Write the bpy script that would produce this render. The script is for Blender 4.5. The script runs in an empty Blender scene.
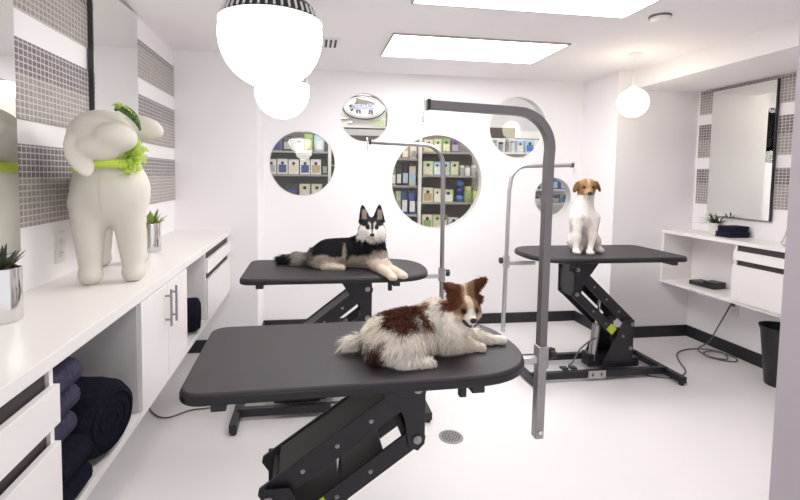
import bpy, bmesh, math, random
import numpy as np
from mathutils import Vector, Matrix
random.seed(7); rng = np.random.default_rng(11)
PI = math.pi
scene = bpy.context.scene
COL = scene.collection

# ------------------------------------------------------------------ materials
def new_mat(name):
    m = bpy.data.materials.new(name); m.use_nodes = True
    nt = m.node_tree; b = nt.nodes['Principled BSDF']
    return m, nt, b

def mat(name, col, rough=.5, metal=0., bump=0., bscale=80., var=0., vscale=6., spec=.5, coat=0.):
    m, nt, b = new_mat(name)
    b.inputs['Base Color'].default_value = (*col, 1)
    b.inputs['Roughness'].default_value = rough
    b.inputs['Metallic'].default_value = metal
    b.inputs['Specular IOR Level'].default_value = spec
    b.inputs['Coat Weight'].default_value = coat
    tc = nt.nodes.new('ShaderNodeTexCoord')
    if var:
        n = nt.nodes.new('ShaderNodeTexNoise'); n.inputs['Scale'].default_value = vscale; n.inputs['Detail'].default_value = 4
        nt.links.new(tc.outputs['Object'], n.inputs['Vector'])
        r = nt.nodes.new('ShaderNodeValToRGB')
        r.color_ramp.elements[0].position = .3; r.color_ramp.elements[1].position = .7
        r.color_ramp.elements[0].color = (*[max(0, c*(1-var)) for c in col], 1)
        r.color_ramp.elements[1].color = (*[min(1, c*(1+var)) for c in col], 1)
        nt.links.new(n.outputs['Fac'], r.inputs['Fac']); nt.links.new(r.outputs['Color'], b.inputs['Base Color'])
    if bump:
        n = nt.nodes.new('ShaderNodeTexNoise'); n.inputs['Scale'].default_value = bscale; n.inputs['Detail'].default_value = 3
        nt.links.new(tc.outputs['Object'], n.inputs['Vector'])
        bp = nt.nodes.new('ShaderNodeBump'); bp.inputs['Strength'].default_value = bump; bp.inputs['Distance'].default_value = .01
        nt.links.new(n.outputs['Fac'], bp.inputs['Height']); nt.links.new(bp.outputs['Normal'], b.inputs['Normal'])
    return m

def emit(name, col, strength):
    m = bpy.data.materials.new(name); m.use_nodes = True; nt = m.node_tree; nt.nodes.clear()
    e = nt.nodes.new('ShaderNodeEmission'); e.inputs[0].default_value = (*col, 1); e.inputs[1].default_value = strength
    o = nt.nodes.new('ShaderNodeOutputMaterial'); nt.links.new(e.outputs[0], o.inputs[0]); return m

def glass_mat():
    m = bpy.data.materials.new('clear_pane'); m.use_nodes = True; nt = m.node_tree; nt.nodes.clear()
    t = nt.nodes.new('ShaderNodeBsdfTransparent'); t.inputs[0].default_value = (.97, .98, .97, 1)
    g = nt.nodes.new('ShaderNodeBsdfGlossy'); g.inputs['Roughness'].default_value = .0
    f = nt.nodes.new('ShaderNodeFresnel'); f.inputs['IOR'].default_value = 1.4
    mx = nt.nodes.new('ShaderNodeMixShader'); o = nt.nodes.new('ShaderNodeOutputMaterial')
    nt.links.new(f.outputs[0], mx.inputs[0]); nt.links.new(t.outputs[0], mx.inputs[1]); nt.links.new(g.outputs[0], mx.inputs[2])
    nt.links.new(mx.outputs[0], o.inputs[0]); return m

def tile_mat(name, c1, c2, mortar, cell=.031):
    """small mosaic tiles laid in the Y/Z plane of a wall"""
    m, nt, b = new_mat(name)
    tc = nt.nodes.new('ShaderNodeTexCoord'); s = nt.nodes.new('ShaderNodeSeparateXYZ'); c = nt.nodes.new('ShaderNodeCombineXYZ')
    nt.links.new(tc.outputs['Object'], s.inputs[0])
    nt.links.new(s.outputs['Y'], c.inputs['X']); nt.links.new(s.outputs['Z'], c.inputs['Y'])
    br = nt.nodes.new('ShaderNodeTexBrick'); br.offset = 0; br.offset_frequency = 2
    br.inputs['Scale'].default_value = 1; br.inputs['Brick Width'].default_value = cell*1.15; br.inputs['Row Height'].default_value = cell
    br.inputs['Mortar Size'].default_value = .0025; br.inputs['Mortar Smooth'].default_value = .1; br.inputs['Bias'].default_value = 0
    br.inputs['Color1'].default_value = (*c1, 1); br.inputs['Color2'].default_value = (*c2, 1); br.inputs['Mortar'].default_value = (*mortar, 1)
    nt.links.new(c.outputs[0], br.inputs['Vector']); nt.links.new(br.outputs['Color'], b.inputs['Base Color'])
    b.inputs['Roughness'].default_value = .3
    return m

def attr_mat(name, rough=.85, noise=.12, nscale=60):
    """coat colour of an animal, region by region, with fine streaks"""
    m, nt, b = new_mat(name)
    a = nt.nodes.new('ShaderNodeAttribute'); a.attribute_name = 'Col'
    tc = nt.nodes.new('ShaderNodeTexCoord'); n = nt.nodes.new('ShaderNodeTexNoise'); n.inputs['Scale'].default_value = nscale
    nt.links.new(tc.outputs['Object'], n.inputs['Vector'])
    mr = nt.nodes.new('ShaderNodeMapRange'); mr.inputs['To Min'].default_value = 1-noise*2; mr.inputs['To Max'].default_value = 1+noise
    nt.links.new(n.outputs['Fac'], mr.inputs['Value'])
    mx = nt.nodes.new('ShaderNodeMix'); mx.data_type = 'RGBA'; mx.blend_type = 'MULTIPLY'; mx.inputs['Factor'].default_value = 1
    nt.links.new(a.outputs['Color'], mx.inputs['A']); nt.links.new(mr.outputs['Result'], mx.inputs['B'])
    nt.links.new(mx.outputs['Result'], b.inputs['Base Color'])
    b.inputs['Roughness'].default_value = rough; b.inputs['Specular IOR Level'].default_value = .2
    return m

def net_mat():
    m, nt, b = new_mat('lime_tulle_net'); b.inputs['Base Color'].default_value = (.66, .80, .20, 1); b.inputs['Roughness'].default_value = .9
    b.inputs['Alpha'].default_value = .55; return m
M = {}
M['wall'] = mat('white_wall_paint', (.88, .86, .87), .6, bump=.03, bscale=120)
M['ceil'] = mat('white_ceiling_paint', (.86, .835, .84), .8)
M['floor'] = mat('white_epoxy_floor', (.80, .775, .775), .30, var=.015, vscale=1.5, bump=.015, bscale=14)
M['jamb'] = mat('lavender_grey_paint', (.50, .46, .50), .6)
M['base'] = mat('black_cove_base', (.018, .017, .02), .45)
M['lam'] = mat('white_laminate', (.83, .80, .79), .28)
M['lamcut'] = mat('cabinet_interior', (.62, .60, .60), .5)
M['gap'] = mat('dark_drawer_interior', (.045, .035, .038), .6)
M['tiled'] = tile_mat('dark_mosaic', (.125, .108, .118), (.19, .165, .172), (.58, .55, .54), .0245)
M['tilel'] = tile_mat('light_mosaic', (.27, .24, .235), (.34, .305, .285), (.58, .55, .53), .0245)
M['mirror'] = mat('mirror_silver', (.90, .91, .89), .01, 1.)
M['medge'] = mat('mirror_dark_edge', (.03, .03, .032), .3)
M['steel'] = mat('brushed_steel', (.38, .365, .37), .28, 1., var=.06, vscale=40)
M['chrome'] = mat('polished_chrome', (.72, .71, .70), .12, 1.)
M['dsteel'] = mat('grey_steel_tube', (.20, .185, .19), .38, .8)
M['lsteel'] = mat('light_zinc_tube', (.55, .54, .54), .32, .85)
M['black'] = mat('black_powder_coat', (.014, .0135, .017), .42, bump=.03, bscale=300)
M['greyplate'] = mat('dark_grey_cover_plate', (.06, .052, .052), .5)
M['rubber'] = mat('textured_black_rubber', (.030, .024, .030), .50, bump=.25, bscale=420, var=.06, vscale=30, spec=.55)
M['trim'] = mat('black_rubber_rim', (.010, .009, .011), .5)
M['plastic'] = mat('black_plastic', (.012, .012, .013), .4)
M['lime'] = mat('lime_tag', (.55, .66, .05), .5)
M['tulle'] = mat('lime_ribbon', (.52, .66, .08), .8)
M['net'] = net_mat()
M['greentie'] = mat('dark_green_ribbon', (.05, .11, .02), .6, var=.7, vscale=60)
M['plush'] = mat('cream_cotton_canvas', (.66, .63, .565), .9, bump=.12, bscale=500, var=.02, vscale=8, spec=.15)
M['seam'] = mat('canvas_seam', (.58, .54, .48), .9)
M['towel'] = mat('navy_terry', (.026, .024, .052), .95, bump=.8, bscale=260, var=.25, vscale=70, spec=.1)
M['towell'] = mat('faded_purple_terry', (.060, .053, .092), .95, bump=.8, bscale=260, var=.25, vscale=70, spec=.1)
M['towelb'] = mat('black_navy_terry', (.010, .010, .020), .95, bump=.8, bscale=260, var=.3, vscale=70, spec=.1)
M['leaf'] = mat('succulent_leaf', (.22, .33, .07), .45, var=.45, vscale=25)
M['leafd'] = mat('dark_succulent_leaf', (.035, .045, .022), .4, var=.5, vscale=30)
M['spiky'] = mat('spiky_dark_leaf', (.045, .085, .035), .5, var=.5, vscale=30)
M['soil'] = mat('potting_soil', (.035, .025, .018), .95, bump=.8, bscale=120)
M['potw'] = mat('white_ceramic', (.78, .75, .70), .3)
M['outlet'] = mat('white_plastic', (.80, .78, .77), .35)
M['slot'] = mat('outlet_slot', (.05, .05, .05), .6)
M['cord'] = mat('grey_cord', (.13, .12, .115), .6)
M['globe'] = emit('lit_white_globe', (1, .965, .88), 8.0)
M['globew'] = emit('lit_warm_globe', (1, .90, .70), 5.0)
M['panel'] = emit('lit_panel_diffuser', (1, .985, .985), 5.8)
M['frame'] = mat('white_light_frame', (.42, .40, .40), .5)
M['eye'] = mat('dark_eye', (.014, .007, .004), .22, spec=.25)
M['nose'] = mat('black_nose', (.010, .009, .010), .35)
M['mouth'] = mat('dark_mouth', (.03, .012, .012), .5)
M['glass'] = glass_mat()
M['fur'] = attr_mat('animal_coat')
M['shelf'] = mat('grey_shelf_board', (.36, .34, .33), .5)
M['shelfw'] = mat('white_shelf_post', (.78, .76, .74), .4)
M['shelfb'] = mat('taupe_shelf_back', (.23, .205, .18), .7)
M['shelfd'] = mat('dark_brown_board', (.075, .06, .05), .6)

# ------------------------------------------------------------------ mesh helpers
class MB:
    def __init__(s): s.v = []; s.f = []; s.mi = []; s.m = 0
    def add(s, vs, fs):
        o = len(s.v); s.v += [tuple(map(float, p)) for p in vs]
        for f in fs: s.f.append(tuple(i+o for i in f)); s.mi.append(s.m)
        return s
    def box(s, x0, x1, y0, y1, z0, z1):
        x0, x1 = min(x0, x1), max(x0, x1); y0, y1 = min(y0, y1), max(y0, y1); z0, z1 = min(z0, z1), max(z0, z1)
        return s.add([(x0,y0,z0),(x1,y0,z0),(x1,y1,z0),(x0,y1,z0),(x0,y0,z1),(x1,y0,z1),(x1,y1,z1),(x0,y1,z1)],
                     [(0,3,2,1),(4,5,6,7),(0,1,5,4),(1,2,6,5),(2,3,7,6),(3,0,4,7)])
    def prism(s, pts, a, b, plane='xy'):
        """closed outline extruded along the missing axis from a to b"""
        n = len(pts)
        area = sum(pts[i][0]*pts[(i+1)%n][1]-pts[(i+1)%n][0]*pts[i][1] for i in range(n))
        if area < 0: pts = pts[::-1]
        if a > b: a, b = b, a
        def P(p, t): return (p[0], p[1], t) if plane == 'xy' else ((p[0], t, p[1]) if plane == 'xz' else (t, p[0], p[1]))
        vs = [P(p, a) for p in pts]+[P(p, b) for p in pts]
        fs = [tuple(range(n-1, -1, -1)), tuple(range(n, 2*n))]+[(i, (i+1)%n, n+(i+1)%n, n+i) for i in range(n)]
        if plane == 'xz': fs = [f[::-1] for f in fs]
        return s.add(vs, fs)
    def cyl(s, p0, p1, r0, r1=None, n=20):
        r1 = r0 if r1 is None else r1
        p0 = Vector(p0); p1 = Vector(p1); d = (p1-p0).normalized()
        u = d.orthogonal().normalized(); w = d.cross(u)
        vs = []
        for p, r in ((p0, r0), (p1, r1)):
            vs += [p+(u*math.cos(2*PI*i/n)+w*math.sin(2*PI*i/n))*r for i in range(n)]
        fs = [(i, (i+1)%n, n+(i+1)%n, n+i) for i in range(n)]+[tuple(range(n-1, -1, -1)), tuple(range(n, 2*n))]
        return s.add(vs, fs)
    def lathe(s, prof, c=(0, 0, 0), n=40, cap=True):
        vs = []; fs = []
        for r, z in prof: vs += [(c[0]+r*math.cos(2*PI*i/n), c[1]+r*math.sin(2*PI*i/n), c[2]+z) for i in range(n)]
        for k in range(len(prof)-1):
            for i in range(n): fs.append((k*n+i, k*n+(i+1)%n, (k+1)*n+(i+1)%n, (k+1)*n+i))
        if cap: fs += [tuple(range(n-1, -1, -1)), tuple(range((len(prof)-1)*n, len(prof)*n))]
        return s.add(vs, fs)
    def tube(s, path, r, n=10, up=None, closed=False, phase=0., flat=1.):
        P = [Vector(p) for p in path]; m = len(P); rr = r if isinstance(r, (list, tuple)) else [r]*m
        vs = []; fs = []; u = None
        for i in range(m):
            a = P[i-1] if (i > 0 or closed) else P[i]; b = P[(i+1) % m] if (i < m-1 or closed) else P[i]
            d = (b-a).normalized()
            if up is not None: w = Vector(up); u = d.cross(w).normalized()
            else:
                if u is None: u = d.orthogonal().normalized()
                u = (u-d*u.dot(d)).normalized(); w = d.cross(u)
            for k in range(n):
                t = 2*PI*k/n+phase
                vs.append(P[i]+(u*math.cos(t)+w*math.sin(t)*flat)*rr[i])
        for i in range(m if closed else m-1):
            j = (i+1) % m
            for k in range(n): fs.append((i*n+k, i*n+(k+1)%n, j*n+(k+1)%n, j*n+k))
        if not closed: fs += [tuple(range(n-1, -1, -1)), tuple(range((m-1)*n, m*n))]
        return s.add(vs, fs)
    def ell(s, c, r, n=20, m=12):
        vs = [(c[0], c[1], c[2]-r[2])]; fs = []
        for j in range(1, m):
            t = -PI/2+PI*j/m
            vs += [(c[0]+r[0]*math.cos(t)*math.cos(2*PI*i/n), c[1]+r[1]*math.cos(t)*math.sin(2*PI*i/n), c[2]+r[2]*math.sin(t)) for i in range(n)]
        vs.append((c[0], c[1], c[2]+r[2])); e = len(vs)-1
        for i in range(n):
            fs.append((0, 1+(i+1)%n, 1+i)); fs.append((e, e-n+i, e-n+(i+1)%n))
            for j in range(m-2): fs.append((1+j*n+i, 1+j*n+(i+1)%n, 1+(j+1)*n+(i+1)%n, 1+(j+1)*n+i))
        return s.add(vs, fs)
    def build(s, name, mats, parent=None, smooth=False, bevel=0., angle=35):
        me = bpy.data.meshes.new(name); me.from_pydata(s.v, [], s.f)
        for m in (mats if isinstance(mats, (list, tuple)) else [mats]): me.materials.append(m)
        me.polygons.foreach_set('material_index', s.mi)
        bm = bmesh.new(); bm.from_mesh(me); bmesh.ops.recalc_face_normals(bm, faces=bm.faces); bm.to_mesh(me); bm.free()
        o = bpy.data.objects.new(name, me); COL.objects.link(o)
        if parent is not None: o.parent = parent
        if smooth:
            me.polygons.foreach_set('use_smooth', [True]*len(me.polygons))
            try: me.set_sharp_from_angle(angle=math.radians(angle))
            except Exception: pass
        if bevel:
            b = o.modifiers.new('bevel', 'BEVEL'); b.width = bevel; b.segments = 2; b.limit_method = 'ANGLE'; b.angle_limit = math.radians(40)
        me.update(); return o

def tag(o, label, cat, group=None):
    o['label'] = label; o['category'] = cat
    if group: o['group'] = group
    return o
def thing(name, label, cat, loc=(0, 0, 0), rz=0., group=None):
    o = bpy.data.objects.new(name, None); COL.objects.link(o); o.location = loc; o.rotation_euler = (0, 0, rz); o.empty_display_size = .05
    return tag(o, label, cat, group)
def struct(o): o['kind'] = 'structure'; return o
def smoothpath(pts, sub=8):
    P = [Vector(p) for p in pts]; out = []
    for i in range(len(P)-1):
        p0 = P[max(i-1, 0)]; p1 = P[i]; p2 = P[i+1]; p3 = P[min(i+2, len(P)-1)]
        for k in range(sub):
            t = k/sub; t2 = t*t; t3 = t2*t
            out.append(.5*((2*p1)+(-p0+p2)*t+(2*p0-5*p1+4*p2-p3)*t2+(-p0+3*p1-3*p2+p3)*t3))
    return out+[P[-1]]

# ------------------------------------------------------------------ room shell
XL, XR, YB, YL, YR, ZC = -1.094, 3.60, 4.374, 3.903, 3.83, 2.48
XWL, XWR = -.4326, 2.773
Y0 = -1.4
struct(MB().box(-1.6, 5.2, Y0, 7.2, -.06, 0).build('floor', M['floor']))
struct(MB().box(-1.6, 5.2, Y0, 4.56, ZC, ZC+.1).build('ceiling', M['ceil']))
wl = struct(MB().box(XL-.12, XL, Y0, 4.56, 0, ZC).build('wall_left', M['wall']))
wr = struct(MB().box(XR, XR+.12, 1.0, 4.56, 0, ZC).build('wall_right', M['wall']))
struct(MB().box(XL, XWL, YL, 4.56, 0, ZC).build('wall_back_left', M['wall']))
struct(MB().box(XWR, XR, YR, 4.56, 0, ZC).build('wall_back_right', M['wall']))
struct(MB().box(2.905, XR, 1.3, YR, 2.315, ZC).build('trim_1', M['ceil']))             # lowered soffit over the right counter
struct(MB().box(1.500, 3.72, 1.14, 1.235, 0, ZC).build('wall_front_right', M['jamb']))    # partition at the doorway

PORT = [(-.072, 1.603, .312), (.517, 2.052, .236), (1.246, 1.446, .465), (2.075, 2.001, .310), (2.478, 1.301, .206)]
def wall_with_holes():
    me = bpy.data.meshes.new('wall_back')
    w = MB().box(XWL, XWR, YB, YB+.105, 0, ZC).build('wall_back', M['wall'])
    cuts = []
    for x, z, r in PORT:
        c = MB().cyl((x, YB-.1, z), (x, YB+.3, z), r, n=96).build('cut', M['wall']); cuts.append(c)
        b = w.modifiers.new('b', 'BOOLEAN'); b.operation = 'DIFFERENCE'; b.solver = 'EXACT'; b.object = c
    dg = bpy.context.evaluated_depsgraph_get(); dg.update()
    nm = bpy.data.meshes.new_from_object(w.evaluated_get(dg))
    w.modifiers.clear(); w.data = nm
    for c in cuts: bpy.data.objects.remove(c)
    return struct(w)
wall_with_holes()
for i, (x, z, r) in enumerate(PORT):
    g = MB().cyl((x, YB+.026, z), (x, YB+.0265, z), r-.001, n=96)
    w = struct(g.build('window_%d' % (i+1), M['glass']))
    n = 96; rg = MB()
    prof = [(r, YB-.003), (r-.008, YB-.003), (r-.008, YB+.024), (r, YB+.024)]
    vs = []; fs = []
    for rr, yy in prof: vs += [(x+rr*math.cos(2*PI*k/n), yy, z+rr*math.sin(2*PI*k/n)) for k in range(n)]
    for a in range(4):
        for k in range(n): fs.append((a*n+k, a*n+(k+1)%n, ((a+1)%4)*n+(k+1)%n, ((a+1)%4)*n+k))
    rg.add(vs, fs); o = rg.build('window_frame', M['outlet'], w, smooth=True)

# baseboards
bh, bt = .105, .012
struct(MB().box(XWL, XWR, YB-bt, YB, 0, bh).build('baseboard_back', M['base']))
struct(MB().box(XL, XWL+bt, YL-bt, YL, 0, bh).build('baseboard_back_left', M['base']))
struct(MB().box(XWL, XWL+bt, YL, YB-bt, 0, bh).build('baseboard_side_left', M['base']))
struct(MB().box(XWR-bt, XWR, YR-bt, YB-bt, 0, bh).build('baseboard_side_right', M['base']))
struct(MB().box(XWR, XR-bt, YR-bt, YR, 0, bh).build('baseboard_back_right', M['base']))
struct(MB().box(XR-bt, XR, 1.3, YR, 0, bh).build('baseboard_right', M['base']))
struct(MB().box(XL, XL+bt, Y0, YL-bt, 0, bh).build('baseboard_left', M['base']))

# mosaic bands: dark upper strip and light lower strip, three bands up the wall
def bands(wall, xa, xb, y0, y1, rows):
    for z0, zm, z1 in rows:
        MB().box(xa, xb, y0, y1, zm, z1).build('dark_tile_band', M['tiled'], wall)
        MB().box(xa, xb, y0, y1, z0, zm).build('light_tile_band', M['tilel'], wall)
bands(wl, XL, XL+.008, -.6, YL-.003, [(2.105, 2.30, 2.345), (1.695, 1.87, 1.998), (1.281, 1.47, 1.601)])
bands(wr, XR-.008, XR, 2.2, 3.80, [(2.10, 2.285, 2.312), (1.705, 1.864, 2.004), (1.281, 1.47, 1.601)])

def mirror(name, label, x, sx, y0, y1, z0, z1):
    t = thing(name, label, 'mirror', (x, (y0+y1)/2, z0))
    hy = (y1-y0)/2; h = z1-z0
    MB().box(0, sx*.022, -hy, hy, 0, h).build('backing', M['medge'], t)
    MB().box(sx*.022, sx*.026, -hy+.004, hy-.004, .004, h-.004).build('mirror_glass', M['mirror'], t)
mirror('wall_mirror', 'tall frameless mirror at the left picture edge, behind the nearest silver pot', XL+.008, 1, 1.26, 1.852, 1.20, 2.46)
mirror('wall_mirror', 'tall frameless mirror on the left wall behind the white stuffed lamb', XL+.008, 1, 2.465, 3.05, 1.22, 2.462)
mirror('wall_mirror', 'tall frameless mirror on the right wall above the spiky plant and navy towels', XR-.008, -1, 3.073, 3.648, 1.18, 2.29)

# ------------------------------------------------------------------ ceiling fixtures
def light_panel(label, x0, x1, y0, y1):
    t = thing('ceiling_light_panel', label, 'ceiling light', ((x0+x1)/2, (y0+y1)/2, ZC), group='rectangular ceiling light panels')
    a, b = (x1-x0)/2, (y1-y0)/2; f = .012
    m = MB()
    m.box(-a-f, a+f, -b-f, -b, -.012, 0).box(-a-f, a+f, b, b+f, -.012, 0).box(-a-f, -a, -b, b, -.012, 0).box(a, a+f, -b, b, -.012, 0)
    m.build('frame', M['frame'], t)
    MB().box(-a, a, -b, b, -.008, -.002).build('diffuser', M['panel'], t)
light_panel('bright rectangular ceiling light panel farther from the camera, near the back wall', .570, 1.865, 3.15, 3.72)
light_panel('bright rectangular ceiling light panel at the top picture edge, nearer the camera', .570, 1.865, 1.98, 2.565)

t = thing('ceiling_vent', 'small white slotted air vent in ceiling just right of the nearest globe', 'vent', (.12, 3.46, ZC))
m = MB(); m.box(-.10, .09, -.12, .12, -.008, 0); m.build('vent_frame', M['outlet'], t)
for i in range(5):
    MB().box(-.085+i*.034, -.068+i*.034, -.095, .095, -.011, -.008).build('slot', M['slot'], t)

t = thing('smoke_detector', 'small round white ceiling detector between soffit and light panel', 'detector', (2.076, 2.521, ZC))
MB().lathe([(.058, 0), (.056, -.012), (.046, -.022), (.0, -.024)], n=32, cap=False).build('housing', M['outlet'], t, smooth=True)
MB().lathe([(.060, -.001), (.062, -.007), (.058, -.012)], n=32, cap=False).build('rim', M['dsteel'], t, smooth=True)

def globe(label, x, y, z, r, gm, cap):
    t = thing('globe_pendant', label, 'pendant lamp', (x, y, ZC), group='white globe pendant lamps')
    c = z-ZC
    if cap:
        h0 = r*.26; rr = math.sqrt(r*r-h0*h0); n = 14
        prof = [(r*math.cos(a), r*math.sin(a)) for a in np.linspace(-PI/2+.001, math.asin(.26), 26)]
        MB().lathe(prof, (0, 0, c), 56).build('glass_globe', gm, t, smooth=True, angle=80)
        MB().lathe([(rr+.003, h0-.004), (rr+.006, h0+.000), (rr-.002, h0+.003)], (0, 0, c), 56, cap=False).build('rim', M['outlet'], t, smooth=True)
        MB().lathe([(rr-.001, h0+.001), (rr-.010, h0+.030), (rr-.026, h0+.046), (.03, h0+.065), (.012, h0+.11)], (0, 0, c), 56).build('cap', M['plastic'], t, smooth=True)
        rb = MB()
        for k in range(44):
            a = 2*PI*k/44; ca, sa = math.cos(a), math.sin(a)
            rb.tube([((rr+.000)*ca, (rr+.000)*sa, c+h0+.006), ((rr-.009)*ca, (rr-.009)*sa, c+h0+.027)], .0032, 6)
        rb.build('rib_ring', M['outlet'], t, smooth=True)
        MB().cyl((0, 0, c+h0+.10), (0, 0, -.012), .006).build('stem', M['plastic'], t, smooth=True)
    else:
        MB().ell((0, 0, c), (r, r, r), 48, 28).build('glass_globe', gm, t, smooth=True, angle=80)
        MB().lathe([(.028, r-.008), (.03, r+.012), (.012, r+.02)], (0, 0, c), 24).build('cap', M['outlet'], t, smooth=True)
        MB().cyl((0, 0, c+r+.015), (0, 0, -.012), .0035).build('stem', M['outlet'], t, smooth=True)
    MB().lathe([(.055, 0), (.055, -.008), (.04, -.018), (.01, -.02)], n=28).build('ceiling_canopy', M['outlet'], t, smooth=True)
globe('largest white globe pendant lamp with ribbed black cap, nearest the camera', -.106, 1.27, 1.866, .136, M['globe'], True)
globe('middle sized white globe pendant lamp hanging behind and below the largest globe', -.150, 2.50, 1.938, .142, M['globe'], True)
globe('small warm glowing globe pendant lamp on a thin cord above the sitting terrier', 2.518, 3.30, 2.099, .112, M['globew'], False)

# ------------------------------------------------------------------ left counter run
CX = -.6675           # front face
w = MB().box(XL, CX+.012, .55, YL-.002, .99, 1.03).build('counter_worktop', M['lam'], bevel=.002)
tag(w, 'long white laminate worktop along the left wall under the stuffed lamb', 'countertop')
w = MB().box(XL, CX+.008, .55, YL-.002, .515, .545).build('cabinet_base_shelf', M['lam'], bevel=.002)
tag(w, 'long white bottom shelf board of the floating left counter, holding navy towels', 'shelf')

def drawer_unit(name, label, xb, xf, y0, y1, zb, zt, g1, d1, g2):
    """xb wall side, xf front; zb..zt carcass; gaps g1=(z0,z1) and g2 hold dark finger pulls"""
    s = 1 if xf > xb else -1
    t = thing(name, label, 'drawer cabinet', ((xb+xf)/2, (y0+y1)/2, zb))
    ox, oy, oz = t.location
    def B(nm, m, x0, x1, ya, yb_, z0, z1, par=t, bev=.0015): return MB().box(x0-ox, x1-ox, ya-oy, yb_-oy, z0-oz, z1-oz).build(nm, m, par, bevel=bev)
    B('side_panel', M['lam'], xb, xf-s*.002, y0, y0+.018, zb, zt); B('side_panel', M['lam'], xb, xf-s*.002, y1-.018, y1, zb, zt)
    B('back_panel', M['gap'], xb, xb+s*.012, y0+.018, y1-.018, zb, zt)
    B('inner_box', M['gap'], xb+s*.012, xf-s*.022, y0+.019, y1-.019, zb, zt-.002)
    B('finger_rail', M['gap'], xf-s*.021, xf-s*.012, y0+.019, y1-.019, g1[0]-.02, g1[1])
    B('finger_rail', M['gap'], xf-s*.021, xf-s*.012, y0+.019, y1-.019, g2[0]-.02, g2[1])
    B('drawer_front', M['lam'], xf-s*.004, xf+s*.016, y0+.004, y1-.004, d1[0], d1[1])
    B('drawer_front', M['lam'], xf-s*.004, xf+s*.016, y0+.004, y1-.004, zb+.002, g2[0])
    return t
drawer_unit('drawer_unit', 'white two drawer unit nearest the camera under the left worktop', XL+.001, CX, .60, 1.285, .545, .99, (.94, .99), (.835, .94), (.785, .835))
drawer_unit('drawer_unit', 'white two drawer unit at far end of the left worktop', XL+.001, CX, 3.04, 3.90, .545, .99, (.94, .99), (.85, .94), (.805, .85))

t = thing('double_door_cabinet', 'white two door cabinet with paired steel bar handles under left worktop', 'cabinet', (-.88, 2.21, .545))
def B(nm, m, x0, x1, ya, yb_, z0, z1, par=t, bev=.0015): return MB().box(x0+.88, x1+.88, ya-2.21, yb_-2.21, z0-.545, z1-.545).build(nm, m, par, bevel=bev)
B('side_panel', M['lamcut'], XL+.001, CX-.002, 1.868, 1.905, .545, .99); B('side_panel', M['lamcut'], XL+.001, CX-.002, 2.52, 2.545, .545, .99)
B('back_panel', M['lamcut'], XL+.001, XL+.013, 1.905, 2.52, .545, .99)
for y0, y1, hy in ((1.874, 2.211, 2.172), (2.214, 2.542, 2.252)):
    d = B('door', M['lam'], CX-.002, CX+.014, y0, y1, .549, .986)
    hm = MB()
    hm.cyl((CX+.88+.040, hy-2.21, .795-.545), (CX+.88+.040, hy-2.21, .965-.545), .0055)
    for z in (.825, .935): hm.cyl((CX+.88+.012, hy-2.21, z-.545), (CX+.88+.040, hy-2.21, z-.545), .005)
    h = hm.build('handle', M['steel'], d, smooth=True)

# back panels of the open niches
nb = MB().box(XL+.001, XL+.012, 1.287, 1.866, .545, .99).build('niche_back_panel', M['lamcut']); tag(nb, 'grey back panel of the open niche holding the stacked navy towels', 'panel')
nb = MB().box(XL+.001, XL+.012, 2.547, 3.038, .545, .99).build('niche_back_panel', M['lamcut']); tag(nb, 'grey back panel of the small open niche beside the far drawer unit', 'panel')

# outlet on the left wall
def outlet(name, label, x, s, y, z, w=.076, h=.135):
    t = thing(name, label, 'outlet', (x, y, z))
    MB().box(0, s*.006, -w/2, w/2, -h/2, h/2).build('cover_plate', M['outlet'], t, bevel=.002)
    for k in (-1, 1):
        f = MB().prism([(.018*math.cos(a), k*.028+.018*math.sin(a)) for a in np.linspace(0, 2*PI, 17)[:-1]], s*.005, s*.009, 'yz').build('receptacle', M['outlet'], t)
        m = MB()
        for q in (-.006, .006): m.box(s*.009, s*.0098, q-.0012, q+.0012, k*.028, k*.028+.009)
        m.cyl((s*.009, 0, k*.028-.008), (s*.0098, 0, k*.028-.008), .0025, n=10); m.build('slots', M['slot'], f)
    return t
outlet('wall_outlet', 'white double wall outlet on left wall beside the stuffed lamb', XL, 1, 2.175, 1.163)

# ------------------------------------------------------------------ towels
def roll(name, label, c, axis, length, r, material, squash=1., turns=3, group=None):
    """rolled towel: spiral ends, soft rim"""
    t = thing(name, label, 'towel', (c[0], c[1], c[2]-r*squash), group=group)
    ax = Vector(axis).normalized(); u = Vector((0, 0, 1)); v = ax.cross(u).normalized()
    cc = Vector((0, 0, r*squash)); n = 40; vs = []; fs = []
    prof = [(0.0, -.5), (.45, -.5), (.80, -.495), (.94, -.47), (1.0, -.42), (1.02, -.2), (1.0, 0), (1.02, .2), (1.0, .42), (.94, .47), (.80, .495), (.45, .5), (0.0, .5)]
    for q, a in prof:
        for k in range(n):
            th = 2*PI*k/n; wob = 1+.025*math.sin(3*th+c[1]*20+a*4)+.015*math.sin(7*th)
            p = cc+ax*(a*length)+(v*math.cos(th)+u*math.sin(th)*squash)*(r*max(q, .002)*wob)
            vs.append(p)
    for i in range(len(prof)-1):
        for k in range(n): fs.append((i*n+k, i*n+(k+1)%n, (i+1)*n+(k+1)%n, (i+1)*n+k))
    MB().add(vs, fs).build('terry_roll', material, t, smooth=True, angle=70)
    sp = []
    for k in range(turns*24+1):
        th = 2*PI*k/24; rr = r*(.12+.78*k/(turns*24))
        sp.append(cc+ax*(length*.503)+(v*math.cos(th)+u*math.sin(th)*squash)*rr)
    MB().tube(sp, .0035, 6).build('rolled_edge', material, t, smooth=True)
    return t
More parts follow.
